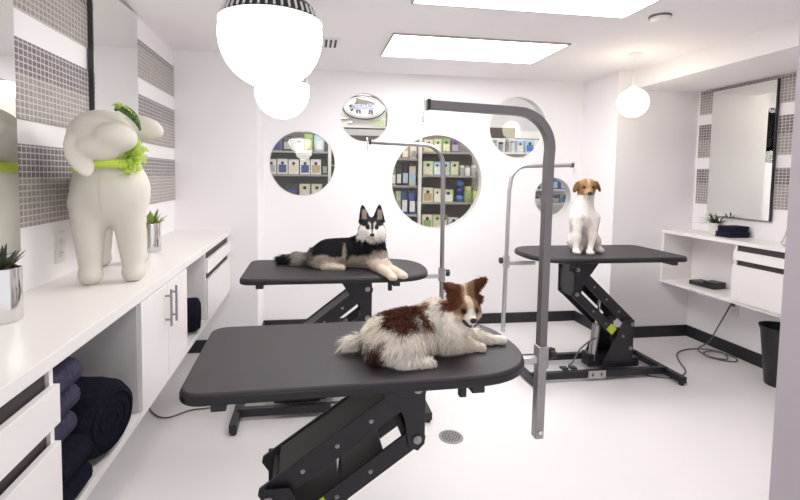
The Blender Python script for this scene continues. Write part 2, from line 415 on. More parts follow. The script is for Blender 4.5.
def folded(name, label, c, sx, sy, h, material, layers=2, group=None, round_x=True):
    """folded towel: rounded fold layers laid on one another"""
    t = thing(name, label, 'towel', c, group=group)
    for k in range(layers):
        hh = h/layers; z0 = k*hh+hh*.5; m = MB(); pts = []
        j = random.uniform(-.004, .004)
        for a in np.linspace(-PI/2, PI/2, 9): pts.append((sx/2-hh*.5+j+hh*.5*math.cos(a), z0+hh*.5*math.sin(a)))
        for a in np.linspace(PI/2, 3*PI/2, 9): pts.append((-sx/2+hh*.5+hh*.5*math.cos(a), z0+hh*.5*math.sin(a)))
        m.prism(pts, -sy/2+random.uniform(0, .006), sy/2-random.uniform(0, .006), 'xz')
        m.build('fold', material, t, smooth=True, bevel=.006)
    return t
ord_ = ['topmost', 'second', 'third', 'fourth', 'lowest']
zt = .545
for k in range(5):
    h = .080
    folded('folded_towel', ['topmost faded navy towel of the stack beside near drawer unit', 'second towel from the top of the navy stack beside near drawer unit',
           'middle towel of the navy stack in the near open niche', 'second lowest towel of the navy stack in the near open niche',
           'lowest navy towel of the stack in near open niche, mostly behind drawer'][4-k],
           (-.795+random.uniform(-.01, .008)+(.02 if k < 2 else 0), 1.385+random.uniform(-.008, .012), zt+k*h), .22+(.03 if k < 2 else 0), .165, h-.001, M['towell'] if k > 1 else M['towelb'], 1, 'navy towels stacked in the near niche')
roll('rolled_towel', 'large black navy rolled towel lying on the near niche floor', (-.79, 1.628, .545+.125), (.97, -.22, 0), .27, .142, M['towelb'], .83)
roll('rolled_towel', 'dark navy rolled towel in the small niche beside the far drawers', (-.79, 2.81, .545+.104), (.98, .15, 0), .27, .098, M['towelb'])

# ------------------------------------------------------------------ potted plants
def leaf(m, base, d, L, w, droop=.3, n=6, thick=.25, lift=0):
    base = Vector(base); d = Vector(d).normalized(); side = d.cross(Vector((0, 0, 1)))
    if side.length < .05: side = Vector((1, 0, 0))
    side.normalize(); nrm = side.cross(d).normalized(); rows = []
    for i in range(n+1):
        t = i/n; p = base+d*(L*t)+Vector((0, 0, -droop*L*t*t)); ww = w*(1-t)**.6*(.55+.9*min(t*3, 1)*.5)
        if i == n: ww = .0006
        rows.append([p-side*ww, p-nrm*ww*thick, p+side*ww, p+nrm*ww*thick*.6])
    vs = [q for r in rows for q in r]; fs = []
    for i in range(n):
        for k in range(4): fs.append((i*4+k, i*4+(k+1)%4, i*4+4+(k+1)%4, i*4+4+k))
    fs += [(3, 2, 1, 0), tuple(n*4+k for k in range(4))]
    m.add(vs, fs)
def silver_pot(name, label, loc, kind, seed):
    random.seed(seed)
    t = thing(name, label, 'potted plant', loc)
    MB().lathe([(.050, 0), (.054, .003), (.0545, .165), (.0535, .168), (.051, .166), (.050, .15), (.0, .15)], n=40, cap=False).build('metal_pot', M['chrome'], t, smooth=True)
    MB().lathe([(.0495, .148), (.0495, .156), (.02, .160), (.002, .161)], n=24).build('soil', M['soil'], t, smooth=True)
    if kind == 0:
        m = MB()
        for i in range(26):
            a = random.uniform(0, 2*PI); e = random.uniform(.35, 1.3)
            leaf(m, (.018*math.cos(a), .018*math.sin(a), .158), (math.cos(a)*math.cos(e), math.sin(a)*math.cos(e), math.sin(e)), random.uniform(.07, .105), random.uniform(.009, .013), .12)
        m.build('dark_rosette', M['leafd'], t, smooth=True)
        m = MB()
        for i in range(16):
            a = random.uniform(PI*.6, PI*1.5); e = random.uniform(.6, 1.4)
            leaf(m, (-.018+.01*math.cos(a), -.01+.018*math.sin(a), .158), (math.cos(a)*math.cos(e), math.sin(a)*math.cos(e), math.sin(e)), random.uniform(.07, .115), random.uniform(.012, .017), .05)
        m.build('green_leaves', M['leaf'], t, smooth=True)
    else:
        m = MB()
        for i in range(34):
            a = random.uniform(0, 2*PI); e = random.uniform(.45, 1.45); q = random.uniform(0, .03)
            leaf(m, (q*math.cos(a), q*math.sin(a), .157), (math.cos(a)*math.cos(e), math.sin(a)*math.cos(e), math.sin(e)), random.uniform(.06, .105), random.uniform(.010, .015), .08, thick=.5)
        m.build('green_leaves', M['leaf'], t, smooth=True)
        m = MB()
        for i in range(4):
            a = random.uniform(-1, 1.2); leaf(m, (.01, 0, .158), (math.cos(a)*.3, math.sin(a)*.3, 1), random.uniform(.11, .135), .006, .25)
        m.build('dark_shoots', M['leafd'], t, smooth=True)
silver_pot('potted_succulent', 'green and dark spiky succulent in silver pot at left picture edge', (-.952, 1.555, 1.03), 0, 3)
silver_pot('potted_succulent', 'leafy green succulent in silver pot behind the stuffed lamb', (-.935, 2.86, 1.03), 1, 5)

t = thing('potted_spiky_plant', 'dark spiky plant in white pot on right counter below the mirror', 'potted plant', (3.50, 3.475, 1.03)); random.seed(12)
MB().lathe([(.038, 0), (.043, .003), (.055, .095), (.052, .098), (.048, .09), (.045, .082), (0, .082)], n=36, cap=False).build('ceramic_pot', M['potw'], t, smooth=True)
MB().lathe([(.046, .08), (.046, .086), (.002, .09)], n=24).build('soil', M['soil'], t, smooth=True)
for cx_, cy_, nn in ((-.02, .03, 34), (.015, -.03, 30)):
    m = MB()
    for i in range(nn):
        a = random.uniform(0, 2*PI); e = random.uniform(.30, 1.40)
        d = Vector((math.cos(a)*math.cos(e), math.sin(a)*math.cos(e)*1.3, math.sin(e)))
        L = random.uniform(.13, .19)
        if d.x > .22: L *= .42
        leaf(m, (cx_*.6, cy_*.6, .087), d, L, random.uniform(.006, .009), .35)
    m.build('spiky_leaves', M['spiky'], t, smooth=True)

# ------------------------------------------------------------------ right floating counter
KX, KT, KB = 3.284, 1.03, .535
w = MB().box(KX-.008, XR-.009, 1.9, YR-.002, 1.0, KT).build('counter_worktop', M['lam'], bevel=.002)
tag(w, 'short white laminate worktop on the right wall under the mirror', 'countertop')
w = MB().box(KX, XR-.001, 1.9, YR-.002, KB, KB+.026).build('cabinet_base_shelf', M['lam'], bevel=.0015)
tag(w, 'white bottom board of the right wall counter, above the waste basket', 'shelf')
t = thing('open_cabinet', 'white open fronted wall cabinet on the right holding a black case', 'cabinet', (3.44, 3.44, KB))
def B(nm, m, x0, x1, ya, yb_, z0, z1, par=t): return MB().box(x0-3.44, x1-3.44, ya-3.44, yb_-3.44, z0-KB, z1-KB).build(nm, m, par, bevel=.0015)
B('end_panel', M['lam'], KX, XR-.001, YR-.030, YR-.003, KB+.027, 1.0)
B('back_panel', M['lam'], XR-.014, XR-.001, 3.085, YR-.030, KB+.027, 1.0)
drawer_unit('drawer_unit', 'white two drawer unit hung on the right wall beside the open cabinet', XR-.001, KX, 2.2, 3.083, KB+.027, 1.0, (.955, 1.0), (.885, .955), (.845, .885))
folded('folded_towel', 'upper folded navy towel on the right counter', (3.478, 3.292, KT+.0472), .19, .12, .045, M['towel'], 2, 'folded navy towels on the right counter')
folded('folded_towel', 'lower folded navy towel on the right counter', (3.472, 3.287, KT+.0005), .205, .135, .046, M['towel'], 2, 'folded navy towels on the right counter')
t = thing('black_clipper_case', 'flat black case lying inside the right open cabinet', 'case', (3.475, 3.50, KB+.027), math.radians(8))
MB().box(-.07, .07, -.11, .12, 0, .038).build('case_body', M['plastic'], t, bevel=.006)
MB().box(-.06, .065, -.115, .0, .038, .056).build('case_lid', M['plastic'], t, bevel=.005)
MB().box(-.073, -.07, -.04, .02, .012, .026).build('latch', M['black'], t)

t = thing('waste_basket', 'black tapered plastic waste basket on floor under the right counter', 'waste basket', (3.425, 2.80, 0))
MB().lathe([(.0, .004), (.085, 0), (.088, .004), (.128, .40), (.138, .425), (.140, .435), (.134, .436), (.122, .40), (.083, .01), (0, .01)], n=40, cap=False).build('bin_body', M['plastic'], t, smooth=True)
outlet('wall_outlet', 'wall outlet below the right counter with a grey cord plugged in', XR, -1, 3.345, .41)
m = MB(); m.tube(smoothpath([(3.588, 3.345, .435), (3.555, 3.345, .432), (3.535, 3.36, .37), (3.52, 3.42, .22), (3.52, 3.50, .06), (3.45, 3.52, .007), (3.37, 3.44, .006), (3.36, 3.28, .006), (3.47, 3.20, .006), (3.55, 3.27, .008),
     (3.50, 3.40, .014), (3.38, 3.40, .013), (3.34, 3.31, .012), (3.44, 3.24, .013), (3.52, 3.36, .018), (3.44, 3.46, .014), (3.30, 3.49, .006), (3.14, 3.42, .006), (3.02, 3.27, .006), (2.93, 3.11, .006), (2.86, 3.04, .006), (2.74, 2.985, .005), (2.60, 3.02, .005), (2.45, 3.12, .012)], 8), .0055, 8)
o = m.build('power_cord', M['cord'], None, smooth=True); tag(o, 'grey power cord coiled on floor below the right wall outlet', 'cord')
m2 = MB().box(3.562, 3.589, 3.331, 3.359, .424, .452).build('plug', M['cord'], o, bevel=.004)
m = MB(); m.tube(smoothpath([(-1.075, 3.06, .30), (-1.06, 3.06, .10), (-1.03, 3.04, .006), (-.975, 2.94, .005), (-.91, 2.87, .005), (-.84, 2.856, .005), (-.74, 2.925, .005), (-.62, 2.945, .005), (-.50, 3.0, .005), (-.36, 3.02, .01), (-.24, 2.97, .03)], 8), .005, 8)
o = m.build('power_cord', M['cord'], None, smooth=True); tag(o, 'thin dark power cord on floor beneath the left counter and far table', 'cord')

t = thing('chrome_leash_hook', 'thin chrome hook on right counter beside the grey door partition', 'hook', (3.36, 2.765, KT))
MB().tube(smoothpath([(.03, -.03, .40), (.02, -.015, .25), (.005, .005, .10), (-.008, .02, .035), (0, .018, .012), (.015, .0, .008), (.03, -.02, .012)], 8), .006, 8).build('hook_rod', M['chrome'], t, smooth=True)
MB().lathe([(.02, 0), (.02, .004), (.008, .008)], (.02, -.01, 0), 20).build('hook_foot', M['chrome'], t, smooth=True)

t = thing('floor_drain', 'round perforated metal drain in the white floor right of near table', 'drain', (.811, 2.448, 0))
MB().lathe([(.070, 0), (.070, .003), (.060, .004), (.0, .004)], n=40, cap=False).build('drain_plate', M['steel'], t, smooth=True)
m = MB()
for ring, nn in ((.016, 6), (.032, 12), (.048, 18)):
    for k in range(nn):
        a = 2*PI*k/nn; m.cyl((ring*math.cos(a), ring*math.sin(a), .004), (ring*math.cos(a), ring*math.sin(a), .0046), .0052, n=8)
m.build('holes', M['slot'], t)

# ------------------------------------------------------------------ grooming tables
TL, TD, TT = .585, .30, .034   # half length, half depth, thickness
def top_outline(grow=0.):
    pts = []; a = TL+grow; d = TD+grow; r = .065+grow
    for q in np.linspace(-PI/2, PI/2, 29):     # round end
        ex = .78; c_, s_ = math.cos(q), math.sin(q)
        pts.append((a-.30-grow+(.30+grow)*abs(c_)**ex, d*math.copysign(abs(s_)**ex, s_)))
    for cyc, q0 in ((d-r, PI/2), (-d+r, PI)):
        for q in np.linspace(q0, q0+PI/2, 8): pts.append((-a+r+r*math.cos(q), cyc+r*math.sin(q)))
    return pts
LINK = .628
def bolt(m, x, y, z, s, r=.013, deep=.008):
    m.cyl((x, y, z), (x, y+s*deep, z), r, r*.9, n=14); m.cyl((x, y+s*deep, z), (x, y+s*(deep+.003), z), r*.55, n=6)
def BO(par, *a):
    m = MB(); bolt(m, *a); return m.build('bolt', M['steel'], par, smooth=True)
def bar_pts(x0, z0, x1, z1, hw, e0=.03, e1=.03):
    dx, dz = x1-x0, z1-z0; L = math.hypot(dx, dz); ux, uz = dx/L, dz/L; nx, nz = -uz, ux
    a = (x0-ux*e0, z0-uz*e0); b = (x1+ux*e1, z1+uz*e1); c = .4*hw
    return [(a[0]+nx*(hw-c), a[1]+nz*(hw-c)), (a[0]+ux*c+nx*hw, a[1]+uz*c+nz*hw), (b[0]-ux*c+nx*hw, b[1]-uz*c+nz*hw), (b[0]+nx*(hw-c), b[1]+nz*(hw-c)),
            (b[0]-nx*(hw-c), b[1]-nz*(hw-c)), (b[0]-ux*c-nx*hw, b[1]-uz*c-nz*hw), (a[0]+ux*c-nx*hw, a[1]+uz*c-nz*hw), (a[0]-nx*(hw-c), a[1]-nz*(hw-c))]
def grooming_table(label, loc, rz, ztop, s, back=.33, end=.29):
    """local x runs to the round end; s = side (local y sign) that faces the camera"""
    t = thing('grooming_table', label, 'grooming table', loc, rz, 'black electric grooming tables')
    top = MB().prism(top_outline(), ztop-TT, ztop).build('tabletop', M['rubber'], t, smooth=True, bevel=.007)
    m = MB(); o_ = top_outline(.004); m.prism(o_, ztop-TT-.003, ztop-.009); m.build('edge_trim', M['trim'], top, smooth=True, bevel=.006)
    zu = ztop-TT-.003
    for x in (-.47, .34): MB().box(x-.022, x+.022, -TD+.012, TD-.012, zu-.026, zu).build('cross_rail', M['black'], t, bevel=.003)
    MB().box(-.47, .34, -.135, -.105, zu-.022, zu).build('long_rail', M['black'], t); MB().box(-.47, .34, .105, .135, zu-.022, zu).build('long_rail', M['black'], t)
    tx, tz = .186, ztop-.122; sep = .186
    bz_ = .388; dz = tz-bz_; dx = math.sqrt(LINK**2-dz**2); px = tx-dx
    # hanging bracket
    for y in (-1, 1):
        m = MB(); m.prism([(-.01, zu), (.215, zu), (.215, tz-sep-.02), (.19, tz-sep-.045), (.155, tz-sep-.03), (.135, tz-.09), (.07, tz-.03)], y*.100, y*.110, 'xz')
        b = m.build('lift_bracket', M['black'], t, bevel=.002)
        BO(b, tx, y*.11, tz, y, .017); BO(b, tx, y*.11, tz-sep, y, .017)
    MB().box(.196, .206, -.10, .10, tz-sep-.02, zu).build('bracket_web', M['black'], t)
    # parallel links
    for nm, oz, hw in (('upper_link', 0, .040), ('lower_link', -sep, .034)):
        root = None
        for y in (-1, 1):
            m = MB(); m.prism(bar_pts(px, bz_+oz, tx, tz+oz, hw), y*.086, y*.098, 'xz')
            l = m.build(nm, M['black'], t, bevel=.002)
            for q in (.22, .45, .68): BO(l, px+dx*q, y*.098, bz_+oz+dz*q, y, .0085, .004)
        ux, uz = dx/LINK, dz/LINK; nx, nz = -uz, ux
        sg = 1 if oz == 0 else -1
        off = hw-.012
        q0, q1 = (.10, .86) if oz == 0 else (.16, .80)
        a = (px+dx*q0+nx*off, bz_+oz+dz*q0+nz*off); b = (px+dx*q1+nx*off, bz_+oz+dz*q1+nz*off)
        m = MB(); m.prism([a, b, (b[0]+nx*.006, b[1]+nz*.006), (a[0]+nx*.006, a[1]+nz*.006)], -.086, .086, 'xz')
        cp = m.build('cover_plate', M['greyplate'], t)
        for q in (.05, .95): MB().cyl((px+dx*q, -.086, bz_+oz+dz*q), (px+dx*q, .086, bz_+oz+dz*q), .018, n=14).build('spacer_tube', M['greyplate'], t, smooth=True)
    # column
    for y in (-1, 1):
        m = MB(); m.prism([(px-.015, .07), (px+.235, .07), (px+.20, .15), (px+.105, .35), (px+.07, .425), (px-.015, .425)], y*.112, y*.122, 'xz')
        c = m.build('column_plate', M['black'], t, bevel=.002)
        BO(c, px, y*.122, bz_, y, .017); BO(c, px+.008, y*.122, bz_-sep, y, .015); BO(c, px+.075, y*.122, .30, y, .010)
    MB().box(px-.010, px+.0, -.112, .112, .07, .15).build('column_web', M['black'], t)
    # base frame
    xa, xb = px-end, px+.85
    for y in (s*.185, -s*.145): MB().box(xa, xb, y-.02, y+.02, .025, .075).build('base_beam', M['black'], t, bevel=.003)
    for x in (xa, xb):
        f = MB().box(x-.022, x+.022, s*.36, -s*back, .018, .065).build('foot_bar', M['black'], t, bevel=.003)
        for y in (s*.335, -s*(back-.03)): MB().cyl((x, y, 0), (x, y, .018), .018, n=16).build('rubber_foot', M['plastic'], f, smooth=True)
    MB().box(px-.09, px+.20, -.10, .10, .045, .115).build('motor_housing', M['black'], t, bevel=.006)
    # actuator
    ax0, az0 = px+.262, .125; ax1, az1 = px+dx*.46, bz_+dz*.46-.02
    a = MB(); k = .56; mx, mz = ax0+(ax1-ax0)*k, az0+(az1-az0)*k
    a.cyl((ax0, s*.03, az0-.04), (mx, s*.03, mz), .031, n=20); body = a.build('actuator_body', M['steel'], t, smooth=True)
    MB().cyl((mx, s*.03, mz), (ax1, s*.03, az1), .012, n=16).build('actuator_rod', M['chrome'], t, smooth=True)
    MB().box(ax0-.045, ax0+.045, -.04, .06, .04, .14).build('actuator_mount', M['black'], t, bevel=.004)
    q = .34; lx, lz = px+dx*q, bz_-sep+dz*q
    ang = math.atan2(dz, dx); ca, sa = math.cos(ang), math.sin(ang)
    m = MB(); m.prism([(lx+ca*u-sa*v, lz+sa*u+ca*v) for u, v in ((-.032, -.028), (.032, -.028), (.032, .032), (-.032, .032))], s*.0985, s*.1005, 'xz'); m.build('warning_tag', M['lime'], t)
    # foot switch plate with up and down arrows
    x0, x1 = px+.265, px+.405; yf = s*.2055
    p = MB().box(x0, x1, yf, yf+s*.003, .018, .078).build('switch_plate', M['lsteel'], t, bevel=.001)
    m = MB(); yy = yf+s*.0031
    for cx_, dr in ((x0+.035, 1), (x1-.035, -1)):
        pts = [(cx_-.012, .048-dr*.0), (cx_, .048+dr*.018), (cx_+.012, .048)]
        m.prism(pts, yf+s*.0028, yf+s*.0038, 'xz'); m.box(cx_-.004, cx_+.004, min(yf+s*.0028, yf+s*.0038), max(yf+s*.0028, yf+s*.0038), .048-dr*.016, .048)
    m.build('arrow_marks', M['slot'], p)
    for q in (.47, .54):
        MB().box(px+q, px+q+.05, s*.12, s*.17, .075, .09).build('foot_pedal', M['plastic'], t, bevel=.004)
    MB().tube(smoothpath([(px+.24, s*.05, .27), (px+.34, s*.09, .25), (px+.42, s*.10, .19), (px+.47, s*.10, .10), (px+.50, s*.10, .085)], 6), .006, 8).build('cable', M['cord'], t, smooth=True)
    # stop lever beneath the round end
    MB().box(.30, .325, s*.20, s*.225, zu-.07, zu-.02).build('release_lever', M['plastic'], t, bevel=.004)
    return t
ZN, ZL, ZR = .860, .893, .936
grooming_table('black grooming table nearest the camera, carrying the brown and white papillon', (.198, 1.655, 0), math.radians(1.5), ZN, -1, .175, .31)
grooming_table('black grooming table at back left, carrying the lying husky', (.182, 2.965, 0), 0, ZL, -1, .33, .30)
grooming_table('black grooming table at right, carrying the sitting terrier', (2.172, 3.225, 0), PI, ZR, 1, .33, .25)

# grooming arms: clamped to the round end of each table
def groom_arm(label, xp, y, zlow, zclamp, ztop, xe, edge, r, square, upper, lower, lean=0., bend=.13):
    sg = 1 if xe > xp else -1
    t = thing('grooming_post', label, 'grooming arm', (xp, y, zlow), group='grooming arms clamped to the tables')
    def L(p): return (p[0]-xp, p[1]-y, p[2]-zlow)
    path = [(xp-lean*.2, y, zclamp-.06), (xp+lean*.5, y, ztop-bend-.05)]
    for q in np.linspace(0, PI/2, 9): path.append((xp+lean+sg*bend*(1-math.cos(q)), y, ztop-bend+bend*math.sin(q)))
    path += [(xe, y, ztop+.012)]
    kw = dict(n=4, phase=PI/4) if square else dict(n=16)
    rr = r*1.414 if square else r
    p = MB().tube([L(q) for q in path], rr, up=(0, 1, 0), **kw).build('arm_tube', upper, t, smooth=True, bevel=.003 if square else 0)
    low = MB().tube([L((xp-lean*.6, y, zlow)), L((xp-lean*.2, y, zclamp+.02))], rr*1.10, up=(0, 1, 0), **kw).build('lower_tube', lower, t, smooth=True, bevel=.003 if square else 0)
    MB().cyl(L((xp-lean*.6, y-r*1.1, zlow+.03)), L((xp-lean*.6, y-r*1.1-.008, zlow+.03)), .008, n=14).build('spring_button', M['chrome'], low, smooth=True)
    m = MB(); q = r+.0055
    m.box(-q, q, -q, q, zclamp-zlow-.055, zclamp-zlow+.035); c = m.build('clamp', lower, t, bevel=.004)
    m = MB(); kx = -sg
    m.cyl((kx*q, 0, zclamp-zlow), (kx*(q+.018), 0, zclamp-zlow), .007, n=12)
    kn = MB(); n = 7
    pts = [((.021+.004*math.cos(2*PI*k/28*n))*math.cos(2*PI*k/28), zclamp-zlow+(.021+.004*math.cos(2*PI*k/28*n))*math.sin(2*PI*k/28)) for k in range(28)]
    kn.prism(pts, kx*(q+.010), kx*(q+.034), 'yz'); kn.build('knob', M['plastic'], c, smooth=True, bevel=.003)
    m.build('knob_shaft', M['chrome'], c, smooth=True)
    bx0, bx1 = sorted([xp+sg*q*.8, edge])
    MB().box(bx0-xp, bx1-xp, -.014, .014, zclamp-zlow-.035, zclamp-zlow-.010).build('mounting_bar', M['lsteel'], t, bevel=.002)
    ex = xe-sg*.012
    m = MB(); m.cyl(L((ex+sg*.03, y, ztop-.045)), L((ex+sg*.03, y, ztop+.040)), .0045, n=10); m.ell(L((ex+sg*.03, y, ztop-.047)), (.007, .007, .006), 12, 8)
    m.build('loop_pin', M['chrome'], t, smooth=True)
    MB().box(xe-xp-.006, xe-xp+.006, -r*1.15, r*1.15, ztop+.012-zlow-r*1.15, ztop+.012-zlow+r*1.15).build('end_cap', M['plastic'], t, bevel=.002)
    return t
groom_arm('large dark square grooming arm standing at the near table, over the papillon', .914, 1.66, .458, .80, 1.752, .431, .70, .0165, True, M['dsteel'], M['steel'], .006, .14)
groom_arm('grey round grooming arm over the husky, before the biggest round window', .887, 2.96, .50, .845, 1.705, .385, .70, .0145, False, M['steel'], M['steel'], -.008, .13)
groom_arm('light silver grooming arm over the terrier, before the smallest round window', 1.470, 3.23, .328, .872, 1.585, 1.975, 1.70, .0145, False, M['lsteel'], M['lsteel'], .015, .13)

# ------------------------------------------------------------------ organic surfaces
def sd_cap(P, a, b, r0, r1):
    a = np.array(a); b = np.array(b); ab = b-a; t = np.clip(((P-a)@ab)/(ab@ab+1e-12), 0, 1)
    return np.linalg.norm(P-a-t[:, None]*ab, axis=1)-(r0+(r1-r0)*t)
def frame(z, x=None):
    z = np.array(z, float); z /= np.linalg.norm(z); x = np.array(x if x is not None else (1, 0, 0), float); x = x-z*(x@z)
    if np.linalg.norm(x) < 1e-4: x = np.array((0, 1, 0.))-z*z[1]
    x /= np.linalg.norm(x); y = np.cross(z, x); return np.array([x, y, z])
def sd_ell(P, c, r, R=None):
    Q = P-np.array(c)
    if R is not None: Q = Q@R.T
    r = np.array(r); k0 = np.linalg.norm(Q/r, axis=1); k1 = np.linalg.norm(Q/(r*r), axis=1)+1e-9
    return k0*(k0-1)/k1
def sd_ear(P, base, tip, w, thick, face, concave=.0, rnd=False):
    """upright triangular ear: long axis base->tip, thin along face"""
    base = np.array(base); tip = np.array(tip); L = np.linalg.norm(tip-base); R = frame(tip-base, face)   # x = thin axis
    Q = (P-base)@R.T; t = np.clip(Q[:, 2]/L, 0, 1); ww = (w*np.maximum(1-t**1.5, 0)**.72 if rnd else w*(1-t)**.75)+.002
    d = np.sqrt((np.maximum(np.abs(Q[:, 1])-ww, 0))**2+(np.maximum(np.abs(Q[:, 0]+concave*((Q[:, 1]/w)**2))-thick*(1-.6*t), 0))**2+(Q[:, 2]-t*L)**2)
    return d-.004
def smin(a, b, k):
    h = np.clip(.5+.5*(b-a)/k, 0, 1); return b+(a-b)*h-k*h*(1-h)
def surface_net(field, lo, hi, res):
    lo = np.array(lo); hi = np.array(hi); n = np.ceil((hi-lo)/res).astype(int)+1
    g = np.stack(np.meshgrid(*[lo[i]+res*np.arange(n[i]) for i in range(3)], indexing='ij'), -1)
    F = field(g.reshape(-1, 3)).reshape(n)
    ins = F < 0
    cor = [(i, j, k) for i in (0, 1) for j in (0, 1) for k in (0, 1)]
    sl = lambda A, c: A[c[0]:n[0]-1+c[0], c[1]:n[1]-1+c[1], c[2]:n[2]-1+c[2]]
    cnt = sum(sl(ins, c).astype(int) for c in cor); act = (cnt > 0) & (cnt < 8)
    idx = -np.ones(act.shape, int); cells = np.argwhere(act); idx[act] = np.arange(len(cells))
    acc = np.zeros((len(cells), 3)); num = np.zeros(len(cells))
    for a in cor:
        for ax in range(3):
            if a[ax]: continue
            b = list(a); b[ax] = 1
            fa = sl(F, a)[act]; fb = sl(F, b)[act]; cr = (fa < 0) != (fb < 0)
            tt = np.where(cr, fa/(fa-fb+1e-12), 0); p = np.array(a, float)[None].repeat(len(cells), 0); p[:, ax] = tt
            acc[cr] += p[cr]; num[cr] += 1
    V = lo+res*(cells+acc/num[:, None])
    quads = []
    for ax in range(3):
        A = [slice(1, n[i]-1) for i in range(3)]; A[ax] = slice(0, n[ax]-1); Bs = list(A); Bs[ax] = slice(1, n[ax])
        s0 = ins[tuple(A)]; s1 = ins[tuple(Bs)]; e = np.argwhere(s0 != s1); flip = s0[s0 != s1]
        off = np.array([1, 1, 1]); off[ax] = 0; e = e+off
        u, v = (ax+1) % 3, (ax+2) % 3; du = np.eye(3, dtype=int)[u]; dv = np.eye(3, dtype=int)[v]
        q = np.stack([idx[tuple((e-du-dv).T)], idx[tuple((e-dv).T)], idx[tuple(e.T)], idx[tuple((e-du).T)]], 1)
        q[~flip] = q[~flip][:, ::-1]; quads.append(q)
    return V, np.concatenate(quads)
def field_of(prims, k=.03):
    def f(P):
        d = None
        for pr in prims:
            kk = pr[-1] if isinstance(pr[-1], dict) else {}
            a = pr[1:-1] if isinstance(pr[-1], dict) else pr[1:]
            e = {'cap': sd_cap, 'ell': sd_ell, 'ear': sd_ear}[pr[0]](P, *a)
            d = e if d is None else smin(d, e, kk.get('k', k))
        return d
    return f
def set_col(me, C):
    at = me.color_attributes.new('Col', 'FLOAT_COLOR', 'POINT')
    at.data.foreach_set('color', np.concatenate([C, np.ones((len(C), 1))], 1).astype(np.float32).ravel())
def organic(name, prims, lo, hi, res, org, material, parent, k=.03, colour=None, zmin=None):
    V, Q = surface_net(field_of(prims, k), lo, hi, res)
    if zmin is not None: V[:, 2] = np.maximum(V[:, 2], zmin)
    me = bpy.data.meshes.new(name); me.from_pydata((V-np.array(org)).tolist(), [], Q.tolist()); me.materials.append(material)
    me.polygons.foreach_set('use_smooth', [True]*len(me.polygons)); me.update()
    if colour is not None: set_col(me, colour(V))
    o = bpy.data.objects.new(name, me); COL.objects.link(o); o.parent = parent
    N = np.empty(len(V)*3, np.float32); me.vertices.foreach_get('normal', N)
    return o, V, N.reshape(-1, 3)
def fur(name, V, N, org, count, length, comb, colour, parent, width=.0016, zmin=-9, sag=.35, lay=1.0, jit=.35, seed=1, bare=()):
    """thousands of fine tapering hairs rooted on the skin; length(V), comb(V) and colour(V) are per-root"""
    r = np.random.default_rng(seed)
    i = r.integers(0, len(V), count); p = V[i]+r.normal(0, .0012, (count, 3)); n = N[i]
    L = length(p); keep = L > .0015
    for q, rad in bare: keep &= np.linalg.norm(p-np.array(q), axis=1) > rad
    p, n, L = p[keep], n[keep], L[keep]; m = len(p)
    L = L*r.uniform(.65, 1.2, m); c = comb(p); c = c+r.normal(0, jit, (m, 3)); c = c-n*np.sum(c*n, 1)[:, None]
    d = n*.55+c*lay; d /= np.linalg.norm(d, axis=1)[:, None]+1e-9
    p = p-n*.002; p[:, 2] = np.maximum(p[:, 2], zmin+.0025)
    mid = p+d*(L*.5)[:, None]; tip = p+(d*.8+c*.25)*L[:, None]+np.array([0, 0, -1])*(sag*L)[:, None]
    mid[:, 2] -= sag*L*.18
    mid[:, 2] = np.maximum(mid[:, 2], zmin+.003); tip[:, 2] = np.maximum(tip[:, 2], zmin+.002)
    s = np.cross(d, r.normal(0, 1, (m, 3))); s /= np.linalg.norm(s, axis=1)[:, None]+1e-9
    w = (width*r.uniform(.7, 1.3, m))[:, None]
    vs = np.stack([p-s*w, p+s*w, mid-s*w*.8, mid+s*w*.8, tip], 1).reshape(-1, 3)
    o5 = np.arange(m)*5
    F = np.concatenate([np.stack([o5, o5+1, o5+3, o5+2], 1)], 0).tolist()+np.stack([o5+2, o5+3, o5+4], 1).tolist()
    me = bpy.data.meshes.new(name); me.from_pydata((vs-np.array(org)).tolist(), [], F); me.materials.append(M['fur'])
    C = np.clip(colour(p)*r.uniform(.86, 1.1, (m, 1)), 0, 1); set_col(me, np.repeat(C, 5, axis=0))
    me.polygons.foreach_set('use_smooth', [True]*len(me.polygons)); me.update()
    o = bpy.data.objects.new(name, me); COL.objects.link(o); o.parent = parent; o['kind'] = 'stuff'
    return o
def wav(V, s=60, ph=0.): return np.sin(V[:, 0]*s+ph)*np.sin(V[:, 1]*s*1.3+1+ph)+.6*np.sin(V[:, 2]*s*1.7+V[:, 0]*s*.6)
def ss(x, a, b): t = np.clip((x-a)/(b-a), 0, 1); return t*t*(3-2*t)
def lerpc(C, col, w): return C*(1-w[:, None])+np.array(col)[None]*w[:, None]
def dist(V, p): return np.linalg.norm(V-np.array(p), axis=1)
def face_bits(t, org, eyes, er, nose, nr, mouth=None, mr=None, glint=True):
    org = np.array(org)
    for e in eyes: MB().ell(tuple(np.array(e)-org), (er, er, er), 16, 10).build('eye', M['eye'], t, smooth=True, angle=80)
    MB().ell(tuple(np.array(nose)-org), nr, 16, 10).build('nose', M['nose'], t, smooth=True, angle=80)
    if mouth is not None: MB().tube([tuple(np.array(q)-org) for q in smoothpath(mouth, 5)], mr, 8).build('mouth', M['mouth'], t, smooth=True)

